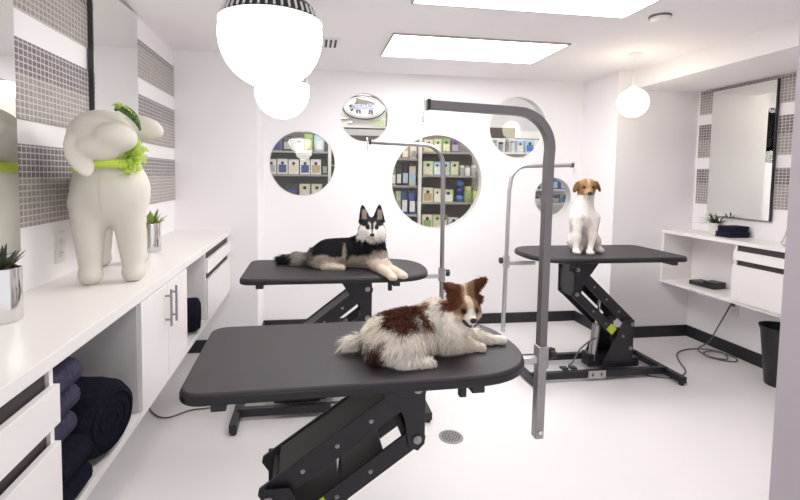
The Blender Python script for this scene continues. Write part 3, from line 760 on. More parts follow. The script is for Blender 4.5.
# ---- papillon on the near table
def papillon():
    T = ZN; org = (.40, 1.60, T)
    t = thing('papillon_dog', 'fluffy brown and white dog with big brown ears lying on near table', 'dog', org)
    hc = np.array((.552, 1.545, 1.032)); fd = np.array((.04, -.98, -.15)); fd /= np.linalg.norm(fd); rt = np.cross(fd, (0, 0, 1)); rt /= np.linalg.norm(rt); up = np.cross(rt, fd)
    H = lambda a, b, c: tuple(hc+rt*a+fd*b+up*c)
    noseT = H(.000, .083, -.012)
    prims = [('ell', (.285, 1.555, .928), (.088, .100, .078)), ('ell', (.36, 1.585, .938), (.11, .095, .074)), ('ell', (.465, 1.61, .950), (.085, .078, .080)),
             ('cap', (.475, 1.61, .970), (.535, 1.575, 1.0), .064, .054), ('ell', (.50, 1.555, .950), (.06, .05, .06)),
             ('ell', tuple(hc), (.050, .050, .046)), ('cap', H(0, .030, -.008), H(0, .068, -.017), .026, .016, {'k': .018}),
             ('ell', H(0, .03, .018), (.024, .020, .016), {'k': .02}),
             ('ell', H(-.032, .016, -.018), (.024, .022, .022), {'k': .02}), ('ell', H(.032, .016, -.018), (.024, .022, .022), {'k': .02}),
             ('cap', H(0, .034, -.032), H(0, .060, -.036), .014, .009, {'k': .012}),
             ('ear', H(-.046, .0, .000), (.482, 1.565, 1.112), .036, .004, (-.15, -.95, .1), .010, True, {'k': .010}),
             ('ear', H(.042, -.002, .012), (.636, 1.565, 1.130), .032, .004, (.30, -.92, .1), .010, True, {'k': .010}),
             ('cap', (.49, 1.565, .915), (.575, 1.572, .884), .034, .021), ('cap', (.575, 1.572, .882), (.622, 1.562, .876), .018, .016, {'k': .015}),
             ('cap', (.53, 1.625, .92), (.64, 1.63, .889), .03, .021), ('cap', (.64, 1.63, .887), (.722, 1.620, .878), .018, .0155, {'k': .015}), ('ell', (.728, 1.618, .878), (.020, .016, .015), {'k': .01}),
             ('ell', (.298, 1.490, .912), (.085, .050, .050)), ('cap', (.31, 1.450, .881), (.40, 1.450, .876), .022, .015, {'k': .02}),
             ('cap', (.215, 1.60, .905), (.165, 1.605, .892), .026, .015), ('cap', (.165, 1.605, .892), (.135, 1.60, .880), .014, .008, {'k': .015})]
    earL = np.array((.496, 1.560, 1.076)); earR = np.array((.614, 1.560, 1.092))
    def col(V):
        x, y, z = V.T; wv = wav(V, 55)*.010
        C = np.tile(np.array((.99, .94, .86)), (len(V), 1))
        C = lerpc(C, (.78, .63, .46), np.clip(.35+wav(V, 25)*.4, 0, 1)*.45)
        # saddle patch
        lowz = .985-.012*np.cos((x-.32)*35)-.035*ss(x, .365, .415)
        sad = ss(z+wv, lowz-.005, lowz+.005)*ss(x+wv*1.4, .258, .272)*(1-ss(x+wv*1.5, .412, .430))
        C = lerpc(C, (.090, .030, .015), sad)
        C = lerpc(C, (.26, .11, .04), sad*ss(x+wv, .385, .42)*.8)
        rp = ss(x+wv, .185, .20)*(1-ss(x+wv, .240, .252))*(1-ss(z+wv, .940, .955))*(1-ss(y, 1.60, 1.63))
        C = lerpc(C, (.075, .030, .016), rp)
        # head
        L = (V-hc)@np.stack([rt, fd, up], 1); a, b, c = L.T; hd = (np.linalg.norm(L, axis=1) < .15) & (x > .47)*(z > .985); aa = np.abs(a)
        br = hd*ss(aa+wv*.3, .006, .011)*ss(c+.9*(aa-.02)*(aa < .03), -.016, -.006)*(1-ss(b, .050, .060))*(1-ss(aa, .05, .056)*(c < .0))
        C = lerpc(C, (.25, .105, .04), br*.9)
        C = lerpc(C, (.55, .34, .17), hd*(1-ss(aa, .009, .016))*ss(c, .012, .025)*.55)
        C = lerpc(C, (.62, .44, .28), hd*ss(aa, .018, .028)*(1-ss(aa, .045, .055))*ss(-c, .0, .012)*(1-ss(-c, .03, .045))*.6)
        for s_ in (-1, 1):
            e = np.exp(-((a-s_*.0225)**2+(b-.046)**2+(c-.008)**2)/.0115**2); C = lerpc(C, (.07, .03, .016), np.clip(e*1.2, 0, .9))
        ear = np.maximum(ss(-dist(V, earL), -.072, -.060)*ss(z, 1.012, 1.026)*ss(x, .468, .476)*ss(-y, -1.592, -1.583)*(1-ss(x-(z-1.03)*.15, .524, .532)), ss(-dist(V, earR), -.070, -.058)*ss(z, 1.03, 1.045)*ss(x, .583, .590))
        C = lerpc(C, (.115, .040, .020), ear)
        C = lerpc(C, (.22, .09, .04), ear*ss(wav(V, 90), .2, .8)*.6)
        return np.clip(C, 0, 1)
    def ln(V):
        x, y, z = V.T
        l = np.full(len(V), .036); l = np.where(x < .225, .045, l); l = np.where(x < .19, .062, l)
        h = np.linalg.norm(V-hc, axis=1); l = np.where((h < .10) & (x > .48), .014, l)
        L = (V-hc)@np.stack([rt, fd, up], 1)
        l = np.where((h < .085) & (L[:, 1] > .015), .007, l)
        earz = ((np.linalg.norm(V-earL, axis=1) < .066) | (np.linalg.norm(V-earR, axis=1) < .066)) & (z > 1.04); l = np.where(earz, .012, l)
        l = np.where((x > .56) & (z < .915), .020, l); l = np.where((x > .68) & (z < .915), .006, l); l = np.where((x > .59) & (y < 1.59) & (z < .915), .012, l)
        l = np.where((x < .45) & (z < .90), .020, l)
        return l
    def comb(V):
        x, y, z = V.T; c = np.zeros((len(V), 3)); c[:, 0] = np.where(x < .32, -.55, -.2); c[:, 2] = -.75; c[:, 1] = np.where(y < 1.6, -.15, .15)
        tl = x < .20; c[tl] = (-1, -.1, -.1)
        h = np.linalg.norm(V-hc, axis=1); hd = (h < .12) & (x > .48) & (z > .995)
        c[hd] = (V[hd]-hc)/h[hd][:, None]*.3-fd*1.0+np.array((0, 0, -.5))
        pw = (x > .55) & (z < .915); c[pw] = (.75, -.25, -.45)
        return c
    body, V, N = organic('body', prims, (.09, 1.36, T), (.79, 1.74, 1.16), .0042, org, M['fur'], t, .03, col, T+.0018)
    fur('fur_coat', V, N, org, 36000, ln, comb, col, t, .0012, T, sag=.30, seed=2, bare=[(H(-.0225, .0470, .008), .0115), (H(.0225, .0470, .008), .0115), (noseT, .012)])
    eyes = [H(-.0225, .0470, .008), H(.0225, .0470, .008)]
    face_bits(t, org, eyes, .0092, H(0, .083, -.012), (.0115, .0090, .0092), [H(-.024, .050, -.026), H(-.013, .068, -.034), H(0, .075, -.035), H(.013, .068, -.034), H(.024, .050, -.026)], .0060)
papillon()

# ---- husky on the back left table
def husky():
    T = ZL; org = (.25, 2.95, T)
    t = thing('husky_dog', 'black and white husky with upright ears lying on back left table', 'dog', org)
    hc = np.array((.398, 2.915, 1.158)); fd = np.array((-.10, -.98, -.16)); fd /= np.linalg.norm(fd); rt = np.cross(fd, (0, 0, 1)); rt /= np.linalg.norm(rt); up = np.cross(rt, fd)
    H = lambda a, b, c: tuple(hc+rt*a+fd*b+up*c)
    prims = [('cap', (.34, 2.98, .990), (.13, 3.02, .975), .096, .096), ('ell', (.385, 2.955, .995), (.104, .098, .110)), ('ell', (.09, 2.985, .962), (.095, .085, .080)),
             ('cap', (.385, 2.955, 1.04), (.400, 2.93, 1.125), .094, .082), ('ell', tuple(hc), (.074, .072, .068)), ('ell', H(-.042, .012, -.030), (.040, .038, .038)), ('ell', H(.042, .012, -.030), (.040, .038, .038)),
             ('cap', H(0, .045, -.010), H(0, .105, -.018), .037, .023, {'k': .025}), ('cap', H(0, .05, -.040), H(0, .092, -.042), .022, .015, {'k': .02}),
             ('ear', H(-.042, -.005, .042), H(-.048, -.012, .150), .036, .006, (-.2, -.95, 0), .012, {'k': .014}), ('ear', H(.042, -.005, .042), H(.064, -.012, .146), .036, .006, (.2, -.95, 0), .012, {'k': .014}),
             ('cap', (.395, 2.91, .965), (.42, 2.83, .925), .050, .036), ('cap', (.42, 2.83, .922), (.472, 2.600, .916), .033, .023), ('ell', (.478, 2.575, .908), (.029, .036, .021), {'k': .015}),
             ('cap', (.45, 2.93, .965), (.48, 2.83, .925), .046, .034), ('cap', (.48, 2.83, .922), (.538, 2.630, .916), .031, .023), ('ell', (.546, 2.608, .909), (.029, .034, .021), {'k': .015}),
             ('ell', (.115, 2.945, .955), (.105, .060, .070)), ('cap', (.10, 2.885, .918), (.205, 2.862, .910), .026, .019, {'k': .02}),
             ('cap', (.02, 3.03, .938), (-.08, 3.065, .930), .040, .036), ('cap', (-.08, 3.065, .930), (-.185, 3.09, .922), .036, .020)]
    def col(V):
        x, y, z = V.T; wv = wav(V, 40)*.014
        K = (.014, .013, .018); C = np.tile(np.array((.52, .44, .36)), (len(V), 1))
        bz_ = .968+.02*np.sin(x*22)
        C = lerpc(C, K, ss(z+wv, bz_-.012, bz_+.016))
        hq = ss(-(((x-.14)/.085)**2+((z-.955)/.045)**2)+wv*8, -1.15, -.8)*(y < 2.95); C = lerpc(C, (.42, .36, .30), hq*.75*(z < .975))
        C = lerpc(C, (.50, .45, .36), ss(-(((x-.225)/.012)**2+((z-.995)/.06)**2), -1.4, -.6)*.8*(y < 2.97))
        # chest and legs
        ch = ss(-(((x-.44)/.075)**2+((z-.975)/.055)**2)+wv*8, -1.2, -.7)*(y < 2.92); C = lerpc(C, (.50, .42, .36), ch)
        lg = (y < 2.875)*ss(-z, -.975, -.955); C = lerpc(C, (.52, .43, .36), lg*1.); C = lerpc(C, (.70, .60, .50), ss(-y, -2.78, -2.72)*(z < .95))
        hf = (x < .26)*(y < 2.91)*(1-ss(z, .925, .94)); C = lerpc(C, (.66, .58, .46), hf*1.)
        # tail
        tl = ss(-x, -.03, .0); C = lerpc(C, (.20, .175, .16), tl); C = lerpc(C, K, ss(-x+wv, .105, .135))
        C = lerpc(C, (.40, .36, .33), tl*ss(-np.abs(x+.06)+wv, -.05, -.03)*(y < 3.06))
        # head
        L = (V-hc)@np.stack([rt, fd, up], 1); a, b, c = L.T; hd = (np.linalg.norm(L, axis=1) < .17) & (z > 1.085)
        C = np.where(hd[:, None], np.array(K)[None], C)
        W = (.82, .78, .74); aa = np.abs(a)
        eyeD = np.sqrt((aa-.0290)**2+(c-.024)**2)
        mask = hd*ss(b, .012, .024)*(1-ss(c-.25*np.maximum(aa-.02, 0), .010, .018)); C = lerpc(C, W, mask)
        chk = hd*ss(-(((aa-.040)/.030)**2+((c+.016)/.044)**2), -1.2, -.8)*ss(b, -.010, .006); C = lerpc(C, W, chk)
        brow = hd*np.exp(-(((aa-.0185)/.0060)**2+((c-.046)/.0062)**2))*(b > .02); C = lerpc(C, (.62, .55, .48), np.clip(brow*1.1, 0, .8))
        C = lerpc(C, W, hd*(b > .02)*ss(-np.abs(aa-.0125), -.006, -.003)*(1-ss(c, .040, .050))*.75)
        C = lerpc(C, K, hd*(b > .02)*(1-ss(eyeD, .012, .017)))
        C = lerpc(C, K, hd*np.exp(-(aa/.008)**2)*(b > .03)*ss(c, -.012, .004)*.9)
        inn = hd*ss(c, .055, .065)*(1-ss(c, .115, .13))*ss(-np.abs(aa-.050), -.020, -.012)*(N_[0][:, 1] < -.4 if N_[0] is not None and len(N_[0]) == len(V) else 0); C = lerpc(C, (.40, .32, .28), inn*.8)
        bib = (z > 1.06)*(z <= 1.09)*(y < 2.90); C = lerpc(C, K, bib*.6)
        return np.clip(C, 0, 1)
    N_ = [None]
    def ln(V):
        x, y, z = V.T; l = np.full(len(V), .020); l = np.where(x < .02, .034, l); l = np.where(x < -.12, .048, l)
        h = np.linalg.norm(V-hc, axis=1); l = np.where((z > 1.085) & (h < .17), .010, l); l = np.where((z > 1.085) & (y < 2.885), .0035, l)
        l = np.where((z > 1.21), .005, l); l = np.where((y < 2.86) & (z < .97), .006, l); l = np.where((z > 1.0) & (z < 1.11) & (x > .28), .032, l)
        return l
    def comb(V):
        x, y, z = V.T; c = np.zeros((len(V), 3)); c[:, 0] = -.8; c[:, 2] = -.45
        ne = (z > 1.0) & (x > .28); c[ne] = (0, -.15, -1); tl = x < .02; c[tl] = (-1, .1, .3)
        hd = z > 1.09; h = np.linalg.norm(V-hc, axis=1); c[hd] = (V[hd]-hc)/h[hd][:, None]*.4-fd; lg = (y < 2.86) & (z < .97); c[lg] = (.3, -.8, -.2)
        return c
    body, V, N = organic('body', prims, (-.26, 2.50, T), (.64, 3.17, 1.34), .0052, org, M['fur'], t, .032, None, T+.0018)
    N_[0] = N; set_col(body.data, col(V)); N_[0] = None
    fur('fur_coat', V, N, org, 22000, ln, comb, col, t, .0018, T, sag=.12, lay=1.1, seed=4, bare=[(H(-.0290, .0565, .024), .012), (H(.0290, .0565, .024), .012), (H(0, .126, -.009), .016)])
    face_bits(t, org, [H(-.0290, .0565, .024), H(.0290, .0565, .024)], .0105, H(0, .126, -.009), (.0155, .012, .012), [H(-.024, .082, -.040), H(-.011, .108, -.041), H(0, .119, -.033), H(.011, .108, -.041), H(.024, .082, -.040)], .0032)
husky()

# ---- terrier on the right table
def terrier():
    T = ZR; org = (2.04, 3.17, T)
    t = thing('terrier_dog', 'small white dog with tan head sitting upright on right table', 'dog', org)
    hc = np.array((2.052, 3.150, 1.434)); fd = np.array((-.34, -.92, -.20)); fd /= np.linalg.norm(fd); rt = np.cross(fd, (0, 0, 1)); rt /= np.linalg.norm(rt); up = np.cross(rt, fd)
    H = lambda a, b, c: tuple(hc+rt*a+fd*b+up*c)
    prims = [('ell', (2.050, 3.185, 1.205), (.090, .085, .120)), ('cap', (2.050, 3.175, 1.28), (2.053, 3.155, 1.375), .070, .058), ('cap', (2.060, 3.20, 1.20), (2.095, 3.26, 1.03), .088, .088),
             ('ell', (2.030, 3.245, 1.010), (.048, .075, .062)), ('ell', (2.155, 3.215, 1.015), (.055, .090, .070)),
             ('ell', tuple(hc), (.066, .066, .060)), ('ell', H(0, .02, .018), (.056, .048, .042)), ('cap', H(0, .040, -.016), H(0, .088, -.028), .038, .026, {'k': .025}), ('cap', H(0, .04, -.037), H(0, .078, -.044), .021, .015, {'k': .02}),
             ('ell', H(-.078, .006, .008), (.011, .026, .046), frame((-.50, -.15, 1), (1, -.3, .5)), {'k': .010}), ('ell', H(.074, .010, .002), (.011, .026, .046), frame((.36, -.15, 1), (1, .3, -.4)), {'k': .010}),
             ('cap', (1.990, 3.140, 1.20), (1.975, 3.128, 1.06), .042, .026), ('cap', (1.975, 3.128, 1.06), (1.962, 3.112, .958), .026, .020), ('ell', (1.958, 3.092, .954), (.026, .034, .018), {'k': .015}),
             ('cap', (2.118, 3.140, 1.20), (2.095, 3.115, 1.06), .043, .027), ('cap', (2.095, 3.115, 1.06), (2.052, 3.082, .958), .026, .020), ('ell', (2.045, 3.058, .954), (.026, .036, .018), {'k': .015}),
             ('cap', (2.168, 3.20, .966), (2.178, 3.125, .957), .030, .021), ('cap', (2.04, 3.21, .962), (2.03, 3.165, .957), .026, .020),
             ('cap', (2.10, 3.32, .970), (2.16, 3.40, .956), .022, .012)]
    def col(V):
        x, y, z = V.T; wv = wav(V, 45)*.008
        C = np.tile(np.array((.83, .78, .73)), (len(V), 1))
        bel = ss(-(((x-2.045)/.05)**2+((z-1.10)/.11)**2)+wv*10, -1.3, -.4)*(y < 3.16); C = lerpc(C, (.62, .50, .46), bel*.55)
        sp = ss(-(((x-2.0)/.018)**2+((z-1.205)/.030)**2), -1.3, -.6)*(y < 3.14); C = lerpc(C, (.45, .38, .34), sp*.5)
        C = lerpc(C, (.60, .50, .42), ss(x, 2.13, 2.17)*(z < 1.06)*.55)
        L = (V-hc)@np.stack([rt, fd, up], 1); a, b, c = L.T; hd = (z > 1.375)
        tan = (.30, .175, .065)
        hb = hd*ss(c+b*.35+wv, -.040, -.022); C = lerpc(C, tan, hb)
        C = lerpc(C, (.80, .72, .60), hd*np.exp(-(a/.008)**2)*(c > .0)*(b > .02)*.5)
        C = lerpc(C, (.40, .27, .13), hd*ss(b, .055, .075)*.7)
        for s_ in (-1, 1): C = lerpc(C, (.16, .08, .035), np.clip(hd*np.exp(-((a-s_*.029)**2+(b-.056)**2+(c-.012)**2)/.020**2)*1., 0, .75))
        ear = hd*ss(np.abs(a), .052, .060); C = lerpc(C, (.17, .080, .035), ear)
        return np.clip(C, 0, 1)
    body, V, N = organic('body', prims, (1.88, 2.99, T), (2.28, 3.46, 1.54), .0048, org, M['fur'], t, .03, col, T+.0018)
    def ln(V): return np.where(V[:, 2] > 1.36, .004, .008)
    def comb(V): c = np.zeros((len(V), 3)); c[:, 2] = -1; return c
    fur('fur_coat', V, N, org, 9000, ln, comb, col, t, .0014, T, sag=.1, lay=1.4, seed=6, bare=[(H(-.029, .0625, .012), .0135), (H(.029, .0625, .012), .0135), (H(0, .112, -.020), .018)])
    face_bits(t, org, [H(-.029, .0635, .012), H(.029, .0635, .012)], .0112, H(0, .112, -.020), (.017, .013, .013), [H(-.020, .075, -.042), H(0, .098, -.042), H(.020, .075, -.042)], .003)
terrier()

# ---- white stuffed lamb on the left counter
def lamb():
    T = 1.03; org = (-.86, 2.22, T)
    t = thing('stuffed_lamb', 'large white canvas stuffed lamb with lime ribbon standing on left worktop', 'stuffed animal', org)
    prims = [('cap', (-.850, 2.13, 1.405), (-.935, 2.40, 1.42), .145, .130), ('ell', (-.853, 2.11, 1.435), (.148, .125, .140)),
             ('cap', (-.852, 2.11, 1.50), (-.845, 2.06, 1.58), .112, .100),
             ('cap', (-.930, 2.075, 1.36), (-.905, 2.035, 1.085), .072, .041), ('cap', (-.782, 2.105, 1.36), (-.755, 2.085, 1.085), .072, .041),
             ('cap', (-1.0, 2.38, 1.36), (-1.025, 2.42, 1.085), .060, .040), ('cap', (-.885, 2.43, 1.36), (-.872, 2.47, 1.085), .065, .041),
             ('ell', (-.904, 2.03, 1.066), (.045, .050, .040), {'k': .015}), ('ell', (-.754, 2.08, 1.066), (.045, .050, .040), {'k': .015}), ('ell', (-1.026, 2.418, 1.066), (.044, .048, .040), {'k': .015}), ('ell', (-.871, 2.468, 1.066), (.044, .048, .040), {'k': .015}),
             ('ell', (-.846, 2.03, 1.638), (.124, .120, .114)), ('ell', (-.768, 1.955, 1.635), (.078, .085, .062), {'k': .022}), ('ell', (-.832, 1.945, 1.588), (.082, .070, .050), {'k': .022}),
             ('cap', (-.935, 1.98, 1.665), (-.920, 1.935, 1.620), .020, .024, {'k': .010}), ('ell', (-.878, 1.898, 1.556), (.019, .046, .092), frame((-.48, .30, .85), (.75, -.65, .3)), {'k': .005}),
             ('ell', (-.714, 2.10, 1.690), (.085, .046, .050), frame((.25, 0, .95), (.85, .1, -.48)), {'k': .015}),
             ('ell', (-.99, 2.53, 1.47), (.05, .05, .05), {'k': .03})]
    body, V, N = organic('body', prims, (-1.086, 1.80, T), (-.56, 2.62, 1.80), .0075, org, M['plush'], t, .03, None, T+.0005)
    # chest seam
    zz = np.linspace(1.33, 1.485, 12); fr = []
    for z in zz:
        q = V[(np.abs(V[:, 2]-z) < .012) & (np.abs(V[:, 0]+.842) < .010) & (V[:, 1] > 1.955)]; fr.append(q[:, 1].min() if len(q) else 1.98)
    MB().tube([(-.842-org[0], y-.0005-org[1], z-T) for y, z in zip(fr, zz)], .0016, 6).build('chest_seam', M['seam'], t, smooth=True)
    o = np.array(org)
    c = np.array((-.842, 2.055, 1.527))
    m = MB(); pts = []
    for a in np.linspace(0, 2*PI, 49)[:-1]:
        pts.append(tuple(c+np.array((.109*math.cos(a), .112*math.sin(a), .014*math.cos(a)+.005*math.sin(3*a)))-o))
    m.tube(pts, .019, 10, closed=True); rb = m.build('neck_ribbon', M['tulle'], t, smooth=True)
    random.seed(4); m = MB(); bc = np.array((-.742, 2.02, 1.565))-o
    for k in range(130):
        a = random.uniform(0, 2*PI); e = random.uniform(-1.2, 1.2); d = Vector((math.cos(e)*math.cos(a)*.5+.25, math.sin(a)*math.cos(e)*.7-.1, math.sin(e)*1.05))
        L = random.uniform(.035, .082); s = d.cross(Vector((random.uniform(-1, 1), random.uniform(-1, 1), random.uniform(-1, 1)))).normalized()*L*.2; d = d.normalized()*L
        w = d.cross(s).normalized()*L*.15; p = Vector(bc)
        m.add([p, p+d*.55-s+w, p+d*.95-s*.5-w, p+d*1.02+w, p+d*.95+s*.5-w, p+d*.55+s+w, p+d*.5-w], [(0, 1, 6), (1, 2, 6), (2, 3, 6), (3, 4, 6), (4, 5, 6), (5, 0, 6)])
    m.build('tulle_bow', M['net'], t)
    tie = smoothpath([(-0.774, 1.975, 1.746), (-0.752, 1.965, 1.754), (-0.717, 1.970, 1.735), (-0.695, 1.980, 1.703), (-0.684, 1.985, 1.668)], 6)
    m = MB(); m.tube([tuple(np.array(p)-o) for p in tie], [.005+.012*math.sin(PI*min(i/(len(tie)-1)*1.1, 1)) for i in range(len(tie))], 10); m.build('head_ribbon', M['greentie'], t, smooth=True)
    m = MB()
    for k in range(7):
        p = np.array(tie[3+k*2])-o+np.array((-.004, -.008, .006)); m.tube([tuple(p+np.array((-.012, -.004, .004))), tuple(p+np.array((0, -.008, .010))), tuple(p+np.array((.012, -.002, .002)))], [.0015, .0042, .0015], 6)
    m.build('ribbon_stripes', M['tulle'], t, smooth=True)
    m = MB(); m.ell(tuple(np.array((-.754, 1.960, 1.760))-o), (.016, .015, .014)); m.build('ribbon_knot', M['leaf'], t, smooth=True)
lamb()

# ------------------------------------------------------------------ shop behind the round windows
SY = 5.20; SB = 5.55
struct(MB().box(-1.6, 5.2, 6.0, 6.1, 0, 2.9).build('wall_shop_back', M['wall']))
struct(MB().box(-1.7, -1.6, 4.45, 6.1, 0, 2.9).build('wall_shop_left', M['wall']))
struct(MB().box(5.2, 5.3, 4.45, 6.1, 0, 2.9).build('wall_shop_right', M['wall']))
struct(MB().box(-1.7, 5.3, 4.56, 6.1, 2.8, 2.9).build('ceiling_shop', M['ceil']))
tlp = thing('ceiling_light_panel', 'added unseen light strip over the shop shelves behind the round windows', 'ceiling light', (1.2, 4.85, 2.8))  # added strip, out of view, put in to light the shop
MB().box(-1.9, 1.9, -.10, .10, -.012, -.002).build('diffuser', emit('shop_fill_strip', (1, .97, .92), 7.), tlp); MB().box(-1.92, 1.92, -.12, .12, -.006, 0).build('frame', M['frame'], tlp)

PC = {}
def pcol(c):
    if c not in PC: PC[c] = mat('pack_%d' % len(PC), c, .45, var=.12, vscale=30)
    return PC[c]
WHITE, CREAM, GREEN, LGREEN, YEL, BLUE, LBLUE, PUR, DARK, GREY, NAVY, TAN = (.80, .78, .74), (.74, .68, .52), (.30, .42, .14), (.55, .64, .38), (.74, .66, .30), (.10, .20, .55), (.45, .60, .75), (.16, .08, .28), (.035, .033, .04), (.40, .40, .42), (.05, .08, .25), (.50, .38, .24)
NAMES = {WHITE: 'white', CREAM: 'cream', GREEN: 'green', LGREEN: 'pale green', YEL: 'yellow', BLUE: 'blue', LBLUE: 'light blue', PUR: 'purple', DARK: 'black', GREY: 'grey', NAVY: 'navy', TAN: 'tan'}
def pack(kind, x, z, w, h, c, c2, label, group, y=SY+.07, mark=DARK):
    d = min(.09, w*.7); z += .0012
    if kind == 'box':
        t = thing('treat_box', label, 'box', (x, y, z), random.uniform(-.05, .05), group)
        MB().box(-w/2, w/2, -d/2, d/2, 0, h).build('carton', pcol(c), t, bevel=.003)
        m = MB(); m.box(-w*.38, w*.38, -d/2-.0015, -d/2+.001, h*.10, h*.62); lb = m.build('front_label', pcol(c2), t)
        m = MB(); m.prism([(w*.16*math.cos(a), h*.72+w*.16*math.sin(a)) for a in np.linspace(0, 2*PI, 17)[:-1]], -d/2-.002, -d/2+.001, 'xz'); m.build('emblem', pcol(mark), t)
    elif kind == 'bag':
        t = thing('treat_bag', label, 'bag', (x, y, z), random.uniform(-.08, .08), group); n = 8; rows = []
        for zz, ww, dd in ((0, .46, .45), (.06, .5, .5), (.35, .5, .46), (.7, .49, .3), (.9, .48, .08), (.93, .48, .03), (1.0, .48, .03)):
            a = ww*w; b = dd*d
            rows.append([(a*math.copysign(abs(math.cos(q))**.55, math.cos(q)), b*math.copysign(abs(math.sin(q))**.7, math.sin(q)), zz*h) for q in np.linspace(0, 2*PI, 17)[:-1]])
        vs = [p for r in rows for p in r]; fs = [(i*16+k, i*16+(k+1)%16, i*16+16+(k+1)%16, i*16+16+k) for i in range(6) for k in range(16)]+[tuple(range(15, -1, -1)), tuple(range(96, 112))]
        MB().add(vs, fs).build('pouch', pcol(c), t, smooth=True, angle=50)
        m = MB(); m.prism([(-w*.33, h*.12), (w*.33, h*.12), (w*.33, h*.60), (-w*.33, h*.60)], -d*.48-.004, -d*.40, 'xz'); m.build('front_label', pcol(c2), t)
    elif kind == 'jar':
        t = thing('treat_jar', label, 'jar', (x, y, z), 0, group); r = w/2
        MB().lathe([(r*.92, 0), (r, .006), (r, h*.72), (r*.85, h*.82)], n=24).build('jar_body', pcol(c), t, smooth=True)
        MB().lathe([(r*.9, h*.80), (r*.92, h*.98), (r*.85, h)], n=24).build('lid', pcol(c2), t, smooth=True)
    elif kind == 'ball':
        t = MB().ell((0, 0, w/2), (w/2, w/2, w/2), 20, 12).build('toy_ball', pcol(c), None, smooth=True, angle=80); t.location = (x, y, z); tag(t, label, 'ball', group)
    return t
ORD = ['first', 'second', 'third', 'fourth', 'fifth', 'sixth', 'seventh', 'eighth', 'ninth', 'tenth']
def row(kind, z, items, where, shelf, y=SY+.07):
    """items: (x, w, h, colour, label colour)"""
    for i, it in enumerate(items):
        x, w, h, c, c2 = it[:5]; k = it[5] if len(it) > 5 else kind
        noun = {'box': 'box', 'bag': 'bag', 'jar': 'jar', 'ball': 'ball'}[k]
        pack(k, x, z, w, h, c, c2, '%s %s, %s from left on %s shelf, %s' % (NAMES[c], noun, ORD[i], shelf, where), 'packages on the shop shelves '+where, y)

# shelving bays
def bay(label, x0, x1, zs, ztop, post_l, post_r, back=M['shelfb'], board=M['shelf'], yf=SY):
    t = thing('shop_shelving', label, 'shelving unit', ((x0+x1)/2, yf+.2, 0), group='shop shelving behind the round windows'); ox, oy = (x0+x1)/2, yf+.2
    MB().box(x0-ox, x1-ox, SB-oy-.02, SB-oy, 0, ztop).build('back_panel', back, t)
    for z in zs: MB().box(x0-ox+.001, x1-ox-.001, yf-oy, SB-.02-oy, z-.022, z).build('shelf', board, t, bevel=.001)
    for x, on in ((x0, post_l), (x1, post_r)):
        if on: MB().box(x-ox-(.0 if x == x0 else .035), x-ox+(.035 if x == x0 else 0), yf-oy-.02, yf-oy+.02, 0, ztop).build('post', M['shelfw'], t)
    MB().box(x0-ox, x1-ox, SB-oy-.03, SB-oy-.02, 0, .05).build('plinth', back, t)
    return t
W1, W3, W4, W5 = 'in left window', 'in biggest window', 'in upper right window', 'in smallest window'
# behind the left round window
bay('taupe shop shelving with white boxes seen through the left round window', -.95, .235, [.35, .70, 1.0, 1.235, 1.50, 1.76], 2.0, False, True)
row('box', 1.50, [(-.43, .105, .165, WHITE, GREY), (-.31, .112, .17, WHITE, NAVY), (-.185, .112, .165, WHITE, CREAM), (-.06, .112, .17, WHITE, NAVY), (.065, .115, .17, WHITE, TAN), (.165, .06, .15, DARK, GREY)], W1, 'middle')
row('box', 1.76, [(-.38, .10, .16, PUR, NAVY, 'bag'), (-.26, .11, .17, DARK, GREY, 'bag'), (-.13, .11, .15, GREY, WHITE, 'box'), (-.02, .10, .20, GREEN, YEL, 'bag'), (.10, .12, .19, LBLUE, WHITE, 'bag')], W1, 'upper')
row('box', 1.235, [(-.34, .13, .15, DARK, GREY), (-.20, .13, .15, DARK, NAVY), (-.06, .12, .155, CREAM, WHITE), (.075, .12, .155, CREAM, WHITE)], W1, 'lower')
bay('dark shop shelving bay right of the white post seen through left window', .24, .90, [.40, .80, 1.10, 1.36, 1.62, 1.88], 1.98, False, False, M['shelfb'], M['shelf'], SY+.03)
row('bag', 1.62, [(.30, .09, .14, DARK, GREY), (.40, .09, .14, TAN, DARK)], W1+' beyond the post', 'middle', SY+.12)
row('bag', 1.36, [(.30, .09, .16, GREY, WHITE), (.40, .09, .15, DARK, GREY)], W1+' beyond the post', 'lower', SY+.12)
# behind the biggest window: angled bay on the left, main bay on the right
bay('grey shop shelving bay with bags seen at left in the biggest window', .91, 1.245, [.50, .76, 1.045, 1.385, 1.70], 2.0, False, False, M['shelf'], M['shelf'])
row('bag', 1.385, [(.955, .08, .20, GREEN, WHITE), (1.03, .07, .22, DARK, WHITE), (1.105, .085, .24, DARK, LBLUE), (1.195, .085, .23, CREAM, LBLUE)], W3+' left bay', 'second')
row('bag', 1.045, [(.955, .08, .25, GREY, WHITE), (1.03, .06, .27, LGREEN, GREY), (1.10, .085, .28, NAVY, WHITE), (1.195, .09, .26, NAVY, WHITE)], W3+' left bay', 'third')
row('bag', 1.70, [(1.0, .09, .14, GREY, WHITE), (1.10, .09, .15, TAN, WHITE), (1.20, .08, .15, CREAM, GREY)], W3+' left bay', 'top')
row('bag', .76, [(.96, .08, .20, DARK, GREY), (1.06, .09, .22, GREY, WHITE), (1.17, .09, .20, DARK, LBLUE)], W3+' left bay', 'lowest')
bay('taupe shop shelving with pale treat boxes seen in the biggest window', 1.25, 2.02, [.50, .885, 1.19, 1.51, 1.785], 2.02, True, False)
row('box', 1.785, [(1.375, .11, .14, CREAM, YEL), (1.488, .095, .15, LGREEN, WHITE), (1.592, .10, .155, GREEN, CREAM), (1.70, .10, .145, PUR, GREY)], W3, 'top')
